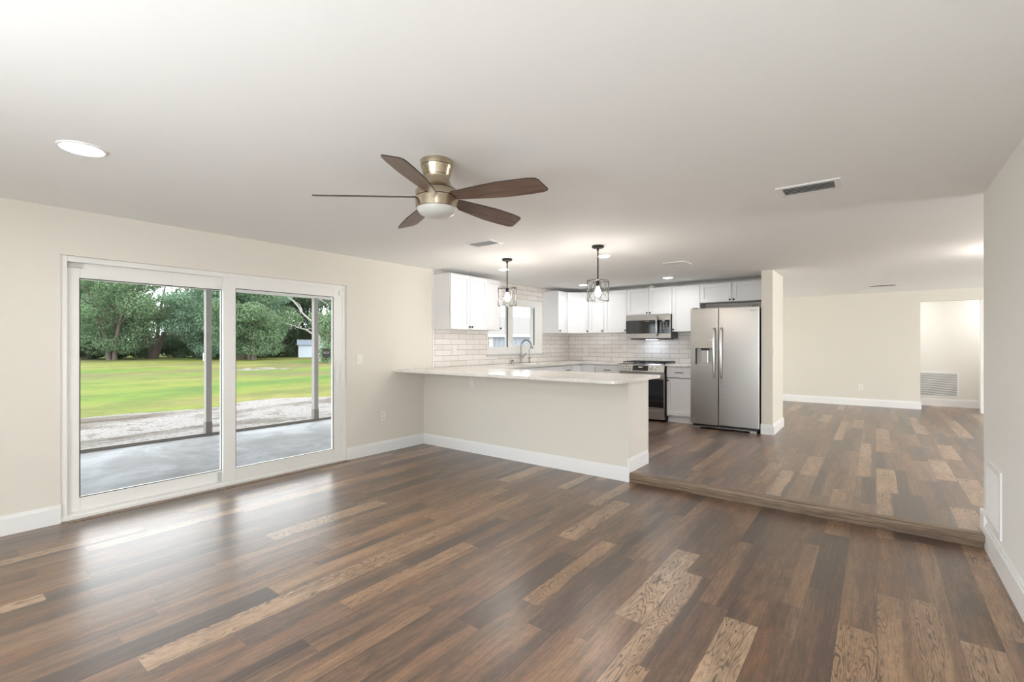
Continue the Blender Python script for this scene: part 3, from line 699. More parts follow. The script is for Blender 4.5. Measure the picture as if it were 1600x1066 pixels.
for (xa, xb) in ((RX0 + .03, (RX0 + RX1) / 2 - .008), ((RX0 + RX1) / 2 + .008, RX1 - .03)):
    w = MB(); ya, yb = 7.40, 7.86; z0, z1 = 1.008, 1.022
    for k in range(5):
        xx = xa + (xb - xa - .012) * k / 4; w.box(xx, xx + .012, ya, yb, z0, z1)
    for k in range(4):
        yy = ya + (yb - ya - .012) * k / 3; w.box(xa, xb, yy, yy + .012, z0, z1)
    for xx in (xa, xb - .012):
        for yy in (ya, yb - .012): w.box(xx, xx + .012, yy, yy + .012, .985, z0)
    w.build('grate', 'cast_iron', t)
for xx in (RX0 + .2, RX1 - .2):
    for yy in (7.50, 7.76):
        MB().lathe([(.045, .985), (.045, .995), (.03, 1.0), (0, 1.0)], xx, yy, 20).build('burner', 'cast_iron', t)

# ================================================================== MICROWAVE
MX0, MX1 = -3.366, -2.606
t = thing('microwave', 'stainless over-the-range microwave with black glass front', 'microwave', ((MX0 + MX1) / 2, 7.6, 1.40))
MB().box(MX0 + .003, MX1 - .003, 7.60, YB - .012, 1.40, 1.792).build('body', 'black_plastic', t)
MB().box(MX0, MX1, 7.562, 7.600, 1.700, 1.792).build('top_band', 'stainless', t, bevel=.003)
MB().box(MX0, MX1, 7.562, 7.600, 1.402, 1.482).build('bottom_band', 'stainless', t, bevel=.003)
d = MB().box(MX0 + .001, -2.800, 7.562, 7.600, 1.483, 1.699).build('door', 'oven_glass', t)
pb = MB().box(-2.798, MX1 - .012, 7.562, 7.600, 1.483, 1.699).build('control_panel', 'oven_glass', t)
MB().box(MX1 - .012, MX1, 7.562, 7.600, 1.483, 1.699).build('side_band', 'stainless', t)
for i in range(3):
    MB().box(-2.772 + i * .045, -2.752 + i * .045, 7.5612, 7.562, 1.502, 1.662).build('keypad_print', 'keypad_rows', pb)
MB().box(-2.742, -2.700, 7.5608, 7.562, 1.676, 1.688).build('clock', 'white_print', pb)
MB().tube([(-2.818, 7.562, 1.755), (-2.818, 7.520, 1.745), (-2.818, 7.512, 1.68), (-2.818, 7.512, 1.52), (-2.818, 7.520, 1.455), (-2.818, 7.562, 1.445)], .014, 12).build('handle', 'stainless_handle', t, smooth=True)
FRONT = lambda x, y, z: Matrix.Translation((x, y, z)) @ Matrix.Rotation(R(90), 4, 'X')
text_mesh('logo', 'FRIGIDAIRE', .014, 'white_print', d, FRONT(-2.99, 7.5612, 1.682))
MB().box(MX0 + .06, MX1 - .06, 7.62, 7.90, 1.385, 1.40).build('filter', 'black_metal', t)
MB().box(-3.08, -2.89, 7.73, 7.775, 1.381, 1.386).build('lamp', 'hood_light', t)

# ================================================================== REFRIGERATOR
FX0, FX1 = -2.150, -1.245; FYF = 7.10; FSP = -1.766; FZ0, FZ1 = .152, 1.822
t = thing('refrigerator', 'stainless side-by-side refrigerator with water dispenser', 'refrigerator', ((FX0 + FX1) / 2, FYF, ST))
MB().box(FX0 + .006, FX1 - .006, FYF + .085, 7.86, ST + .03, FZ1 - .012).build('body', 'black_plastic', t, bevel=.004)
ld = MB().box(FX0, FX1 - (FX1 - FSP) - .004, FYF, FYF + .075, FZ0, FZ1)
# left door built around the dispenser recess
bm = ld.bm; bm.clear()
rx0, rx1, rz0, rz1 = -2.082, -1.848, 1.004, 1.250
X0, X1 = FX0, FSP - .004
ld.box(X0, rx0, FYF, FYF + .075, FZ0, FZ1).box(rx1, X1, FYF, FYF + .075, FZ0, FZ1).box(rx0, rx1, FYF, FYF + .075, FZ0, rz0).box(rx0, rx1, FYF, FYF + .075, rz1, FZ1).box(rx0, rx1, FYF + .065, FYF + .075, rz0, rz1)
bmesh.ops.remove_doubles(ld.bm, verts=ld.bm.verts, dist=1e-5)
ld = ld.build('freezer_door', 'stainless', t)
rd = MB().box(FSP + .004, FX1, FYF, FYF + .075, FZ0, FZ1).build('fridge_door', 'stainless', t, bevel=.008, seg=3)
dp = rect_frame(MB(), 0, 0.001, 0, 1, 0, 1, .1, .1, .1, .1); dp.bm.clear()
dp.box(rx0 - .006, rx1 + .006, FYF - .003, FYF, rz1, 1.365).build('dispenser_panel', 'stainless_handle', ld, bevel=.001)
w = MB(); w.box(rx0, rx0 + .004, FYF + .002, FYF + .064, rz0, rz1).box(rx1 - .004, rx1, FYF + .002, FYF + .064, rz0, rz1).box(rx0, rx1, FYF + .002, FYF + .064, rz1 - .006, rz1)
w.build('recess_liner', 'black_metal', ld)
MB().box(rx0 + .004, rx1 - .004, FYF + .058, FYF + .0648, rz0, rz1 - .006).build('recess_back', 'louver_grey', ld)
MB().box(rx0 + .004, rx1 - .004, FYF + .004, FYF + .058, rz0, rz0 + .008).build('drip_tray', 'louver_grey', ld)
w = MB().box(-2.00, -1.915, FYF + .030, FYF + .040, rz0 + .03, rz1 - .03); w.build('paddle', 'stainless_handle', ld, bevel=.004)
MB().box(-2.01, -1.90, FYF + .015, FYF + .05, rz1 - .035, rz1 - .006).build('spout_housing', 'black_plastic', ld, bevel=.004)
for xx, dd in ((FSP - .050, ld), (FSP + .044, rd)):
    MB().tube([(xx, FYF, 1.535), (xx, FYF - .035, 1.520), (xx, FYF - .052, 1.42), (xx, FYF - .058, 1.19), (xx, FYF - .052, .95), (xx, FYF - .035, .845), (xx, FYF, .830)], [.013, .015, .016, .016, .016, .015, .013], 12).build('handle', 'stainless_handle', dd, smooth=True)
text_mesh('logo', 'FRIGIDAIRE', .017, 'black_metal', rd, FRONT(-1.318, FYF - .0005, 1.768))
w = MB().box(FX0 + .02, FX1 - .02, FYF + .045, FYF + .085, ST + .025, FZ0 - .012); w.build('base_grille', 'black_plastic', t, bevel=.003)
MB().box(FX0 + .12, FX1 - .12, FYF + .030, FYF + .046, ST + .022, ST + .032).build('grille_lip', 'stainless', t)
for xx in (FX0 + .08, FX1 - .08):
    w = MB().box(xx - .045, xx + .045, FYF + .030, FYF + .060, ST, ST + .028); w.build('foot_bracket', 'stainless', t, bevel=.003)
MB().box(FX0 + .02, FX0 + .09, FYF + .02, FYF + .10, FZ1 - .012, FZ1 + .012).build('hinge_cover', 'black_metal', t, bevel=.003)
MB().box(FX1 - .09, FX1 - .02, FYF + .02, FYF + .10, FZ1 - .012, FZ1 + .012).build('hinge_cover', 'black_metal', t, bevel=.003)

# ================================================================== CEILING FAN
FCX, FCY = -1.902, 1.80
t = thing('ceiling_fan', 'brushed nickel flush-mount ceiling fan with five brown wooden blades', 'ceiling fan', (FCX, FCY, H))
MB().lathe([(.090, H), (.090, H - .006), (.0865, H - .028)], FCX, FCY, 48).build('ceiling_plate', 'brushed_nickel', t, smooth=True, sharp=30)
MB().lathe([(.0845, H - .028), (.0845, H - .031)], FCX, FCY, 48).build('groove_ring', 'black_metal', t)
MB().lathe([(.0865, H - .031), (.080, H - .055), (.0715, H - .080), (.0685, H - .092), (.0690, H - .105), (.074, H - .122), (.085, H - .140), (.099, H - .153), (.110, H - .160)], FCX, FCY, 48).build('neck', 'brushed_nickel', t, smooth=True)
MB().lathe([(.0720, H - .080), (.0705, H - .083)], FCX, FCY, 48).build('groove_ring', 'black_metal', t)
MB().lathe([(.1095, H - .160), (.1095, H - .164)], FCX, FCY, 48).build('groove_ring', 'black_metal', t)
MB().lathe([(.1125, H - .164), (.1155, H - .168), (.1165, H - .198)], FCX, FCY, 48).build('motor_housing', 'brushed_nickel', t, smooth=True)
MB().lathe([(.1135, H - .198), (.1135, H - .202)], FCX, FCY, 48).build('groove_ring', 'black_metal', t)
MB().lathe([(.1165, H - .202), (.1165, H - .208), (.1135, H - .258), (.110, H - .260)], FCX, FCY, 48).build('light_ring', 'brushed_nickel', t, smooth=True)
MB().lathe([(.1085, H - .260), (.105, H - .270), (.092, H - .287), (.066, H - .301), (.033, H - .308), (0, H - .310)], FCX, FCY, 48, cap=False).build('glass_bowl', 'frosted_glass', t, smooth=True)
def blade():
    top = []; n = 18
    r0, r1 = .095, .642
    pos, neg = [], []
    for i in range(n + 1):
        q = i / n; r = r0 + (r1 - r0) * q
        wdt = .034 + .036 * min(1, q / .55) ** .8 - (.010 * max(0, (q - .7) / .3) ** 2)
        pos.append((r, wdt)); neg.append((r - .026 * max(0, (q - .85) / .15), -wdt * .95))
    pts = neg + pos[::-1]
    # soften the two tip corners
    m = len(neg)
    pts = neg[:-1] + [(neg[-1][0] - .004, neg[-1][1] + .004), (neg[-1][0] + .006, neg[-1][1] + .018)] + [(pos[-1][0] - .003, pos[-1][1] - .018), (pos[-1][0] - .008, pos[-1][1] - .005), (pos[-1][0] - .02, pos[-1][1])] + pos[:-1][::-1]
    return pts
for k in range(5):
    a = R(227 + 72 * k)
    w = MB(); w.local = True
    w.poly_prism(blade(), -.003, .003)
    w.bm.transform(Matrix.Rotation(R(-15.5), 4, 'X'))
    b = w.build('blade', 'blade_wood', t, bevel=.001, seg=1)
    b.data.materials.append(M['blade_edge']); ax = Matrix.Rotation(R(-15.5), 3, 'X') @ Vector((0, 0, 1))
    for f in b.data.polygons:
        if abs(f.normal.dot(ax)) < .9: f.material_index = 1
    b.location = (0, 0, -.196); b.rotation_euler = (0, R(2.0), a)
    w = MB(); w.local = True
    w.box(.07, .135, -.022, .022, .003, .009); w.bm.transform(Matrix.Rotation(R(-15.5), 4, 'X'))
    w.build('blade_bracket', 'brushed_nickel', b, bevel=.002)

# ================================================================== PENDANTS
def pendant(x, y, label, rz, zt, zb):
    t = thing('pendant_light', label, 'pendant light', (x, y, H), 'black cage pendants over the bar')
    MB().lathe([(.060, H), (.060, H - .018), (.052, H - .024), (.012, H - .026), (.012, H - .05), (0, H - .05)], x, y, 32).build('canopy', 'black_metal', t, smooth=True, sharp=30)
    MB().tube([(x, y, H - .04), (x, y, zt - .005)], .0065, 10).build('rod', 'black_metal', t, smooth=True)
    MB().lathe([(.018, zt), (.020, zt - .045), (.016, zt - .055)], x, y, 20).build('socket', 'black_metal', t, smooth=True)
    r = .108; w = MB(); wr = .0028
    for z in (zt, zb):
        w.tube([(x + r * math.cos(2 * math.pi * i / 32), y + r * math.sin(2 * math.pi * i / 32), z) for i in range(32)], wr, 8, cyclic=True)
    zm = (zt + zb) / 2; hh = (zt - zb) / 2
    for k in range(4):
        a0 = rz + math.pi / 2 * k
        w.tube([(x + r * math.cos(a0), y + r * math.sin(a0), zb), (x + r * math.cos(a0), y + r * math.sin(a0), zt)], wr, 8)
        w.tube([(x + r * math.cos(a0), y + r * math.sin(a0), zt), (x, y, zt)], wr, 8)
        # crossing ovals on the drum
        for sgn in (1, -1):
            w.tube([(x + r * math.cos(a0 + q * math.pi / 2), y + r * math.sin(a0 + q * math.pi / 2), zm + sgn * hh * math.sin(math.pi * q - math.pi / 2) * 1.0) for q in [i / 16 for i in range(17)]], wr * .85, 8)
    w.build('cage', 'black_metal', t, smooth=True)
    bz = zt - .055
    MB().lathe([(.012, bz), (.014, bz - .015), (.026, bz - .04), (.031, bz - .062), (.027, bz - .085), (.014, bz - .100), (0, bz - .104)], x, y, 24, cap=False).build('bulb', 'bulb_light', t, smooth=True)
    return t
pendant(-3.423, 4.36, 'black drum cage pendant hanging over the window end of the bar', .35, 1.965, 1.755)
pendant(-2.235, 4.34, 'black drum cage pendant hanging over the open end of the bar', .75, 1.948, 1.745)

# ================================================================== RECESSED LIGHTS
def downlight(x, y, label, r=.085, lens='can_light'):
    t = thing('recessed_light', label, 'ceiling light', (x, y, H), 'round recessed ceiling lights')
    MB().lathe([(r * 1.02, H), (r, H - .006), (r * .90, H - .009), (r * .84, H - .006), (r * .82, H - .001)], x, y, 40, cap=False).build('trim_ring', 'trim_white', t, smooth=True)
    MB().lathe([(0, H - .003), (r * .80, H - .003), (r * .80, H - .001), (0, H - .001)], x, y, 40, cap=False).build('lens', lens, t)
    return t
downlight(-3.204, .575, 'large round recessed light in the ceiling above the glass door', .098, 'lens_light')
downlight(-.75, .575, 'added unseen recessed light in the ceiling above the viewpoint', .098, 'lens_light')  # extra ceiling light added out of view
downlight(-3.93, 4.93, 'round recessed light beside the pendant nearer the window', .075)
downlight(-2.44, 4.88, 'round recessed light beside the pendant at the open end of the bar', .075)
downlight(-3.90, 7.05, 'round recessed light in front of the corner cabinet', .075, 'can_light_range')
downlight(-2.47, 7.05, 'round recessed light in front of the range', .075, 'can_light_range')

# ================================================================== CEILING VENTS
def vent(x0, x1, y0, y1, label, along='x', n=5, pitch=35, dark='vent_dark', slat='louver_grey', fr=.035):
    t = thing('ceiling_vent', label, 'ceiling vent', ((x0 + x1) / 2, (y0 + y1) / 2, H), 'ceiling air vents')
    w = MB(); z0, z1 = H - .008, H
    w.box(x0, x0 + fr, y0, y1, z0, z1).box(x1 - fr, x1, y0, y1, z0, z1).box(x0 + fr, x1 - fr, y0, y0 + fr, z0, z1).box(x0 + fr, x1 - fr, y1 - fr, y1, z0, z1)
    w.build('frame', 'trim_white', t, bevel=.002)
    MB().box(x0 + fr, x1 - fr, y0 + fr, y1 - fr, H - .0015, H - .0005).build('duct_shade', dark, t)  # flat sheet coloured for the shade inside the duct
    for i in range(n):
        w = MB(); w.local = True
        if along == 'x':
            yc = y0 + fr + (y1 - y0 - 2 * fr) * (i + .5) / n; hl = (x1 - x0) / 2 - fr
            w.box(-hl, hl, -.0085, .0085, -.0008, .0008); w.bm.transform(Matrix.Rotation(R(pitch), 4, 'X')); b = w.build('louver', slat, t); b.location = (0, yc - (y0 + y1) / 2, -.009)
        else:
            xc = x0 + fr + (x1 - x0 - 2 * fr) * (i + .5) / n; hl = (y1 - y0) / 2 - fr
            w.box(-.011, .011, -hl, hl, -.0008, .0008); w.bm.transform(Matrix.Rotation(R(pitch), 4, 'Y')); b = w.build('louver', slat, t); b.location = (xc - (x0 + x1) / 2, 0, -.009)
    return t
vent(-.51, -.165, 3.435, 3.662, 'white louvred ceiling vent near the right wall', 'x', 5, 20)
vent(-3.24, -2.90, 3.43, 3.64, 'grey slatted ceiling vent between the fan and the bar', 'x', 6, 30, 'louver_grey', 'trim_white')
vent(-2.075, -1.81, 5.75, 6.03, 'white ceiling vent in front of the kitchen cabinets', 'y', 5, -40, 'post_grey', 'trim_white', fr=.03)
vent(-.10, .30, 10.10, 10.35, 'ceiling vent in the far room', 'y', 7, 40, fr=.03)

# ================================================================== WALL GRILLES
def grille(name, axis, wallpos, a0, a1, z0, z1, n, label, backing):
    """axis 'x': wall plane x=wallpos facing -x, a runs along y; axis 'y': plane y=wallpos facing -y"""
    t = thing(name, label, 'air return grille', (wallpos, (a0 + a1) / 2, z0) if axis == 'x' else ((a0 + a1) / 2, wallpos, z0))
    def bx(w, pa, pb, d0, d1, za, zb):
        if axis == 'x': w.box(wallpos - d1, wallpos - d0, pa, pb, za, zb)
        else: w.box(pa, pb, wallpos - d1, wallpos - d0, za, zb)
    fr = .032; w = MB()
    bx(w, a0, a0 + fr, 0, .010, z0, z1); bx(w, a1 - fr, a1, 0, .010, z0, z1); bx(w, a0 + fr, a1 - fr, 0, .010, z0, z0 + fr); bx(w, a0 + fr, a1 - fr, 0, .010, z1 - fr, z1)
    w.build('frame', 'trim_white', t, bevel=.002)
    w = MB(); bx(w, a0 + fr, a1 - fr, .0005, .002, z0 + fr, z1 - fr); w.build('backing', backing, t)  # dark sheet painted in for the shade behind the louvers
    for i in range(n):
        zc = z0 + fr + (z1 - z0 - 2 * fr) * (i + .5) / n; hgt = (z1 - z0 - 2 * fr) / n * .62
        w = MB(); w.local = True; hl = (a1 - a0) / 2 - fr
        if axis == 'x':
            w.box(-.001, .001, -hl, hl, -hgt / 2, hgt / 2); w.bm.transform(Matrix.Rotation(R(32), 4, 'Y')); b = w.build('louver', 'trim_white', t); b.location = (-.007, 0, zc - z0)
        else:
            w.box(-hl, hl, -.001, .001, -hgt / 2, hgt / 2); w.bm.transform(Matrix.Rotation(R(-32), 4, 'X')); b = w.build('louver', 'trim_white', t); b.location = (0, -.007, zc - z0)
    return t
grille('return_air_grille', 'y', 12.50, .60, 1.285, .255, .76, 22, 'large white louvred return grille low on the hall wall', 'vent_dark')
grille('wall_vent', 'x', RX, 3.81, 4.255, .19, .575, 13, 'white louvred vent low on the right wall beside the step', 'vent_dark')

# ================================================================== OUTLETS AND SWITCHES
def plate(name, label, cat, loc, facing, kind):
    rz = {'+x': R(90), '-y': 0.0, '+y': R(180), '-x': R(-90)}[facing]
    t = thing(name, label, cat, loc, 'white wall plates', rz)
    w = MB(); w.local = True; w.box(-.036, .036, -.007, .0, -.058, .058); w.build('cover_plate', 'plate_white', t, bevel=.003)
    if kind == 'outlet':
        for dz in (.022, -.022):
            w = MB(); w.local = True; w.box(-.017, .017, -.010, -.006, dz - .015, dz + .015); r = w.build('receptacle', 'plate_white', t, bevel=.003)
            w = MB(); w.local = True; w.box(-.008, -.0055, -.0104, -.0098, dz - .006, dz + .006).box(.0055, .008, -.0104, -.0098, dz - .006, dz + .006); w.build('slot', 'dark_gap', r)
    else:
        w = MB(); w.local = True; w.box(-.017, .017, -.011, -.006, -.033, .033); w.build('rocker', 'plate_white', t, bevel=.003)
    return t
plate('light_switch', 'white light switch beside the sliding glass door', 'switch', (L, 3.252, 1.132), '+x', 'switch')
plate('electrical_outlet', 'white outlet low on the cream wall below the bar end', 'outlet', (L, 3.577, .437), '+x', 'outlet')
plate('electrical_outlet', 'white outlet on the front of the half wall under the bar', 'outlet', (-3.855, PY, .846), '-y', 'outlet')
plate('electrical_outlet', 'white outlet on the tile below the two-door cabinet', 'outlet', (L + TT, 4.785, 1.220), '+x', 'outlet')
plate('electrical_outlet', 'white outlet on the tile right of the kitchen window', 'outlet', (L + TT, 7.30, 1.207), '+x', 'outlet')
plate('electrical_outlet', 'white outlet on the back tile under the narrow corner-side cabinet', 'outlet', (-4.345, YB - TT, 1.205), '-y', 'outlet')
plate('electrical_outlet', 'white outlet on the back tile left of the microwave', 'outlet', (-3.545, YB - TT, 1.230), '-y', 'outlet')
plate('electrical_outlet', 'white outlet low on the far wall', 'outlet', (-.228, FARY, .447), '-y', 'outlet')
plate('light_switch', 'white light switch on the wing wall beside the refrigerator', 'switch', (-1.093, 7.262, 1.227), '+x', 'switch')

# ceiling lamp of the far room, just hidden by the right wall
t = thing('flush_ceiling_lamp', 'glowing flush ceiling lamp in the far room beyond the right wall', 'ceiling light', (1.45, 6.9, H))
MB().lathe([(.07, H), (.07, H - .02), (0, H - .022)], 1.45, 6.9, 24).build('canopy', 'black_metal', t)
MB().tube([(1.45, 6.9, H - .02), (1.45, 6.9, H - .13)], .01, 8).build('stem', 'black_metal', t)
for dx, dy in ((-.25, .0), (.25, .0), (.0, .25), (.0, -.25)):
    b = MB().tube([(1.45, 6.9, H - .12), (1.45 + dx, 6.9 + dy, H - .12)], .008, 8).build('arm', 'black_metal', t)
    MB().sphere((1.45 + dx, 6.9 + dy, H - .15), .03).build('bulb', 'lamp_bulb', b, smooth=True)
for hx, lab in ((.0, 'added hidden fill lamp at the inner end of the hall'), (2.05, 'added hidden fill lamp at the outer end of the hall')):
    t = thing('hall_fill_lamp', lab, 'ceiling light', (hx, 12.05, H))  # hidden lamps added to brighten the hall evenly
    MB().lathe([(.17, H), (.17, H - .02), (.16, H - .025)], hx, 12.05, 32).build('base', 'trim_white', t)
    MB().lathe([(.155, H - .026), (.14, H - .05), (.09, H - .07), (0, H - .078)], hx, 12.05, 32, cap=False).build('shade', 'hall_fill_glow', t, smooth=True)

# ================================================================== OUTSIDE
GZ = -.28
struct('lawn', MB().box(-150, -8.2, -80, 120, GZ - .3, GZ), 'lawn_grass', 'green and yellow lawn behind the house', 'lawn')
SLX = -8.256
struct('patio_slab', MB().box(SLX, L - WT, -3.0, 8.6, -.30, -.12), 'patio_concrete', 'grey concrete patio slab', 'patio')
# gravel apron with an irregular far edge
pts = [(SLX, -6), (SLX, 14)]
yy = 14.0
while yy > -6:
    pts.append((-13.15 + .35 * math.sin(yy * 1.7) + .3 * math.sin(yy * .63 + 1) + rng.uniform(-.12, .12), yy)); yy -= .35
o = struct('gravel_strip', MB().poly_prism(pts, GZ - .1, GZ + .015), 'sandy_gravel', 'pale sandy gravel strip between patio and lawn', 'gravel')
def blob(cx_, cy_, rx_, ry_, rot, n=40):
    out = []
    for i in range(n):
        a = 2 * math.pi * i / n; r = 1 + .18 * math.sin(3 * a + cx_) + .12 * math.sin(7 * a + cy_) + rng.uniform(-.06, .06)
        u, v = rx_ * r * math.cos(a), ry_ * r * math.sin(a)
        out.append((cx_ + u * math.cos(rot) - v * math.sin(rot), cy_ + u * math.sin(rot) + v * math.cos(rot)))
    return out
def world(px, F):
    k = (px - 800) / 738.5
    return Vector((F * (k * math.cos(YAW) - math.sin(YAW)), F * (k * math.sin(YAW) + math.cos(YAW)), GZ))
p = world(408, 29.5)
struct('sand_patch', MB().poly_prism(blob(p.x, p.y, 1.5, 1.9, YAW), GZ - .1, GZ + .012), 'white_sand', 'bare white sand patch in the lawn', 'sand')
# patio roof: soffit, edge beam, bottom rail, posts
struct('trim_8', MB().box(SLX - .25, L - WT, -3.0, 8.6, 2.44, 2.54), 'patio_beam', 'patio roof soffit', 'patio roof')
struct('trim_9', MB().box(SLX - .05, SLX + .06, -3.0, 8.6, 2.155, 2.44), 'patio_beam', 'pale beam along the patio roof edge', 'beam')
struct('trim_10', MB().box(SLX - .02, SLX + .03, -3.0, 8.6, -.12, -.075), 'post_dark', 'dark bottom rail of the patio screen frame', 'rail')
for yy, lab in ((2.955, 'grey patio post seen through the left glass pane'), (4.735, 'grey patio post seen through the right glass pane')):
    o = thing('patio_post', lab, 'post', (SLX, yy, -.12), 'patio posts')
    MB().box(SLX - .045, SLX + .045, yy - .040, yy + .040, -.075, 2.155).build('shaft', 'post_grey', o, bevel=.004)
    MB().box(SLX - .05, SLX + .05, yy - .045, yy + .045, -.075, .10).build('darker_foot', 'post_dark', o, bevel=.004)  # lowest stretch of the same post, in a darker tone

# ---- trees
def leaf_cloud(w, c, rad, n, size, rr):
    for _ in range(n):
        while True:
            d = Vector((rr.uniform(-1, 1), rr.uniform(-1, 1), rr.uniform(-1, 1)))
            if .05 < d.length < 1: break
        d = d * (.55 + .45 * d.length) / max(d.length, .3) if rr.random() < .7 else d
        p = Vector(c) + Vector((d.x * rad[0], d.y * rad[1], d.z * rad[2]))
        nrm = (d + Vector((rr.uniform(-.8, .8), rr.uniform(-.8, .8), rr.uniform(-.2, 1.2)))).normalized()
        a = nrm.orthogonal().normalized(); b = nrm.cross(a); an = rr.uniform(0, 6.28)
        a, b = a * math.cos(an) + b * math.sin(an), b * math.cos(an) - a * math.sin(an)
        s_ = size * rr.uniform(.6, 1.4)
        v = [w.bm.verts.new(p + a * s_ * u + b * s_ * v_ * .6 - nrm * (abs(u) * .25 * s_)) for u, v_ in ((-1, 0), (-.2, -1), (1, 0), (-.2, 1))]
        w.bm.faces.new(v)
def tree_proto(hgt, crown_r, nclump, per, leafmat, size, trunks, seed, low=.3, lean=.25):
    rr = random.Random(seed)
    root = bpy.data.objects.new('tree', None); C.objects.link(root)
    w = MB(); w.local = True; ends = []
    for k in range(trunks):
        a = 6.28 * k / max(1, trunks) + rr.uniform(0, 1); sp = lean * hgt * rr.uniform(.5, 1) * (1 if trunks > 1 else .3)
        pts_ = [Vector((.25 * math.cos(a) * (trunks > 1), .25 * math.sin(a) * (trunks > 1), -.1))]
        for q in (.2, .4, .6, .8): pts_.append(Vector((sp * q * math.cos(a) + rr.uniform(-.15, .15), sp * q * math.sin(a) + rr.uniform(-.15, .15), hgt * .85 * q)))
        r0 = .022 * hgt
        w.tube(pts_, [r0, r0 * .8, r0 * .62, r0 * .45, r0 * .25], 8)
        for q in range(2, 5):
            for _ in range(3):
                d = Vector((rr.uniform(-1, 1), rr.uniform(-1, 1), rr.uniform(.1, .7))).normalized() * crown_r * rr.uniform(.5, .9)
                w.tube([pts_[q], pts_[q] + d * .5 + Vector((0, 0, .2)), pts_[q] + d], [r0 * .35, r0 * .2, r0 * .08], 6)
    w.build('trunk', 'bark', root, smooth=True)
    w = MB(); w.local = True
    for i in range(nclump):
        a = rr.uniform(0, 6.28); r = crown_r * math.sqrt(rr.uniform(.05, 1)); z = hgt * rr.uniform(low, 1)
        f = 1 - .45 * abs((z / hgt - .6) / .5)
        cr = crown_r * rr.uniform(.26, .42)
        leaf_cloud(w, (r * f * math.cos(a), r * f * math.sin(a), z), (cr, cr, cr * .6), per, size, rr)
    w.build('crown', leafmat, root)
    return root
protos = {
    'mid': tree_proto(10.5, 4.6, 58, 620, 'leaf_mid', .095, 3, 3, .12),
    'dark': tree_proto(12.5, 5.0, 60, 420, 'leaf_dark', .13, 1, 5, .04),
    'blue': tree_proto(10.0, 4.2, 56, 640, 'leaf_blue', .09, 2, 9, .08),
    'open': tree_proto(11.5, 4.6, 30, 420, 'leaf_mid', .10, 5, 12, .30, .45),
}
used = set()
def place_tree(kind, px, F, sc, rz, label, grp='trees beyond the lawn'):
    o = protos[kind] if kind not in used else copy_tree(protos[kind])
    used.add(kind)
    o.location = world(px, F); o.scale = (sc,) * 3; o.rotation_euler = (0, 0, rz)
    tag(o, label, 'tree', grp); return o
place_tree('mid', 175, 47, .95, .4, 'broad green tree at the left side of the left pane')
place_tree('open', 238, 52, 1.0, 1.2, 'open multi-trunk tree with bare branches and sky gaps in the left pane')
place_tree('blue', 330, 50, .95, 2.2, 'blue-green tree behind the left patio post')
place_tree('mid', 394, 47, .88, 3.9, 'full blue-green tree filling the left side of the right pane')
place_tree('blue', 376, 49, 1.0, 5.0, 'tree behind the meeting stiles of the glass door')
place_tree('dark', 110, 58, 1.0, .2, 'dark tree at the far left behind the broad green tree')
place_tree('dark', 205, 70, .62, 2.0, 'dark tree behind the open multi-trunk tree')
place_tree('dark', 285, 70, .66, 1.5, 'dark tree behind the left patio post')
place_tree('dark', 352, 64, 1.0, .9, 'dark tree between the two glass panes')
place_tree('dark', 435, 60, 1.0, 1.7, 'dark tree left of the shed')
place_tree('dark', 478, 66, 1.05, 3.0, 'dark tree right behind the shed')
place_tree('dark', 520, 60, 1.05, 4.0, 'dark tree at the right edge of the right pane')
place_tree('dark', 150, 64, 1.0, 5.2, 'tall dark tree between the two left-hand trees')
# undergrowth bushes along the lawn edge
rr = random.Random(21); root = bpy.data.objects.new('shrub', None); C.objects.link(root)
w = MB(); w.local = True
for i in range(16): leaf_cloud(w, (rr.uniform(-2.2, 2.2), rr.uniform(-.9, .9), rr.uniform(.3, 1.7)), (.9, .7, .55), 300, .10, rr)
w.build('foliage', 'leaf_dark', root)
w = MB(); w.local = True
for i in range(6): w.tube([(rr.uniform(-.5, .5), rr.uniform(-.3, .3), 0), (rr.uniform(-1.5, 1.5), rr.uniform(-.6, .6), 1.3)], [.05, .02], 6)
w.build('stem', 'bark', root)
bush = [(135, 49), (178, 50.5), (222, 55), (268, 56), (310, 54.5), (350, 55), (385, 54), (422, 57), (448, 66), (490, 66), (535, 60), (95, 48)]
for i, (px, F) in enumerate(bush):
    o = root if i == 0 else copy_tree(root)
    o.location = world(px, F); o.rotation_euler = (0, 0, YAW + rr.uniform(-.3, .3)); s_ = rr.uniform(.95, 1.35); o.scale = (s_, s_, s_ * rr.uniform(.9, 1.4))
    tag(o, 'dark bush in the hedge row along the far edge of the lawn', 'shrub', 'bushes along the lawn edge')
# pale weeping shrub right of the second post
rr = random.Random(5); o = bpy.data.objects.new('tall_shrub', None); C.objects.link(o); o.location = world(510, 40)
tag(o, 'pale green feathery tall shrub right of the second patio post', 'shrub')
w = MB(); w.local = True
for i in range(20): leaf_cloud(w, (rr.uniform(-.7, .7), rr.uniform(-.7, .7), rr.uniform(.6, 4.0)), (.55, .55, .7), 110, .10, rr)
w.build('foliage', 'leaf_pale', o)
w = MB(); w.local = True; w.tube([(0, 0, -.05), (.05, 0, 2), (0, .1, 3.6)], [.09, .06, .02], 8); w.build('stem', 'bark', o)
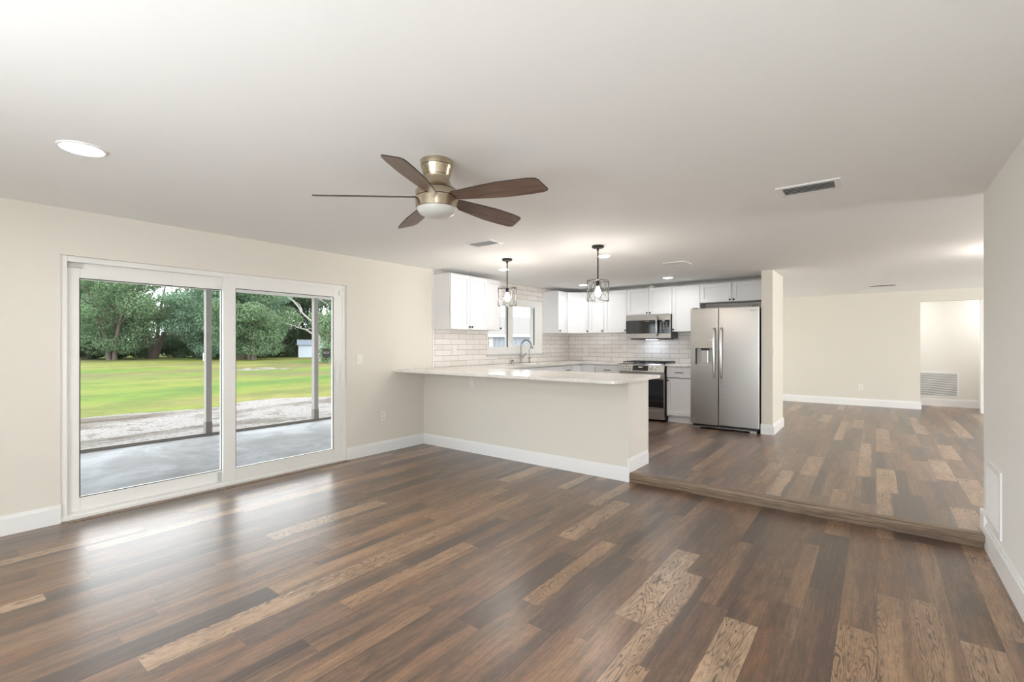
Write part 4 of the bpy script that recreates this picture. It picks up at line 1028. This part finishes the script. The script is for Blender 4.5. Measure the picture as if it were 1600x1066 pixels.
# dead tree
o = bpy.data.objects.new('dead_tree', None); C.objects.link(o); o.location = world(497, 44); o.rotation_euler = (0, 0, YAW)
tag(o, 'bare grey dead tree with curving branches above the shed', 'tree')
sc = 44 / 738.5
def dt(px, py): return ((px - 497) * sc, rng.uniform(-.3, .3), (537.6 - py) * sc + 1.309 - GZ)
w = MB(); w.local = True
w.tube([(0, 0, -.1), dt(496, 530), dt(494, 505), dt(492, 480), dt(489, 455), dt(487, 430)], [.22, .19, .17, .14, .11, .07], 9)
w.build('trunk', 'dead_bark', o, smooth=True)
for path, r0 in (([(494, 507), (484, 500), (474, 490), (467, 478), (458, 470), (450, 464)], .12), ([(472, 486), (466, 476), (456, 468)], .06),
                 ([(495, 525), (485, 520), (477, 515), (466, 512), (458, 508)], .10), ([(478, 515), (486, 513), (489, 510)], .05), ([(466, 512), (470, 505), (475, 503), (481, 510)], .05),
                 ([(458, 508), (456, 516)], .04), ([(458, 508), (450, 506), (446, 504)], .04), ([(492, 480), (500, 468), (507, 455)], .08), ([(500, 468), (510, 474), (517, 480)], .05), ([(496, 520), (505, 505), (514, 490)], .08)):
    pp = [dt(*q) for q in path]
    w = MB(); w.local = True; w.tube(pp, [r0 * (1 - .7 * i / (len(pp) - 1)) for i in range(len(pp))], 7); w.build('branch', 'dead_bark', o, smooth=True)
# shed
c = world(484, 57)
t = bpy.data.objects.new('garden_shed', None); C.objects.link(t); t.location = c; t.rotation_euler = (0, 0, YAW + R(24))
tag(t, 'small white shed with a pale gabled roof at the far edge of the lawn', 'shed')
w = MB(); w.local = True
w.poly_prism([(-.95, 0), (.95, 0), (.95, 1.50), (0, 2.0), (-.95, 1.50)], -1.25, 1.6, Matrix(((0, 0, 1, 0), (1, 0, 0, 0), (0, 1, 0, 0), (0, 0, 0, 1)))); w.build('wall', 'shed_white', t)
w = MB(); w.local = True
for sgn in (1, -1): w.poly_prism([(sgn * 1.1, 1.44), (0, 2.03), (0, 2.10), (sgn * 1.1, 1.51)], -1.4, 1.75, Matrix(((0, 0, 1, 0), (1, 0, 0, 0), (0, 1, 0, 0), (0, 0, 0, 1))))
w.build('roof', 'shed_roof', t)
w = MB(); w.local = True; w.box(-1.275, -1.25, -.35, .35, 0.05, 1.35); d = w.build('door', 'shed_green', t)
w = MB(); w.local = True; w.box(-1.28, -1.262, -.12, .12, .85, 1.2); w.build('window', 'black_plastic', d)
# stake in the lawn
o = tag(MB().tube([world(318, 44), world(318, 44) + Vector((0, 0, .75))], .05, 8).build('garden_stake', 'shed_white', None), 'thin white stake in the lawn beside the left patio post', 'stake')
# neighbouring outbuilding seen through the kitchen window
c = world(800, 17)
t = bpy.data.objects.new('outbuilding', None); C.objects.link(t); t.location = c; t.rotation_euler = (0, 0, YAW + R(12))
tag(t, 'low white outbuilding with a pale roof seen through the kitchen window', 'building')
YZ = Matrix(((0, 0, 1, 0), (1, 0, 0, 0), (0, 1, 0, 0), (0, 0, 0, 1)))
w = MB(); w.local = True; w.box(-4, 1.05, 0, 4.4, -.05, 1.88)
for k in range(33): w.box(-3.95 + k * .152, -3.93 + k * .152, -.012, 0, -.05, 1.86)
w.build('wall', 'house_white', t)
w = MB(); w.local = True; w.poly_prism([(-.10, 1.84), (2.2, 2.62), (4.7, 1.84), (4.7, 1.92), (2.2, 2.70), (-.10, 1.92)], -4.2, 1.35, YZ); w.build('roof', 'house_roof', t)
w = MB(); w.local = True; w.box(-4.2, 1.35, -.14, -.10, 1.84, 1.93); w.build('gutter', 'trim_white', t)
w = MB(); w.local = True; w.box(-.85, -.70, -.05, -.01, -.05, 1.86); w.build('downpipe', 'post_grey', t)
# hedge behind the outbuilding
rr = random.Random(31); o = bpy.data.objects.new('hedge', None); C.objects.link(o); o.location = world(805, 26)
tag(o, 'green hedge behind the outbuilding outside the kitchen window', 'hedge'); o.rotation_euler = (0, 0, YAW)
w = MB(); w.local = True
for i in range(30): leaf_cloud(w, (rr.uniform(-4.5, 4.5), rr.uniform(-.5, .5), rr.uniform(.3, 2.7)), (.9, .5, .5), 90, .14, rr)
w.build('foliage', 'leaf_mid', o)
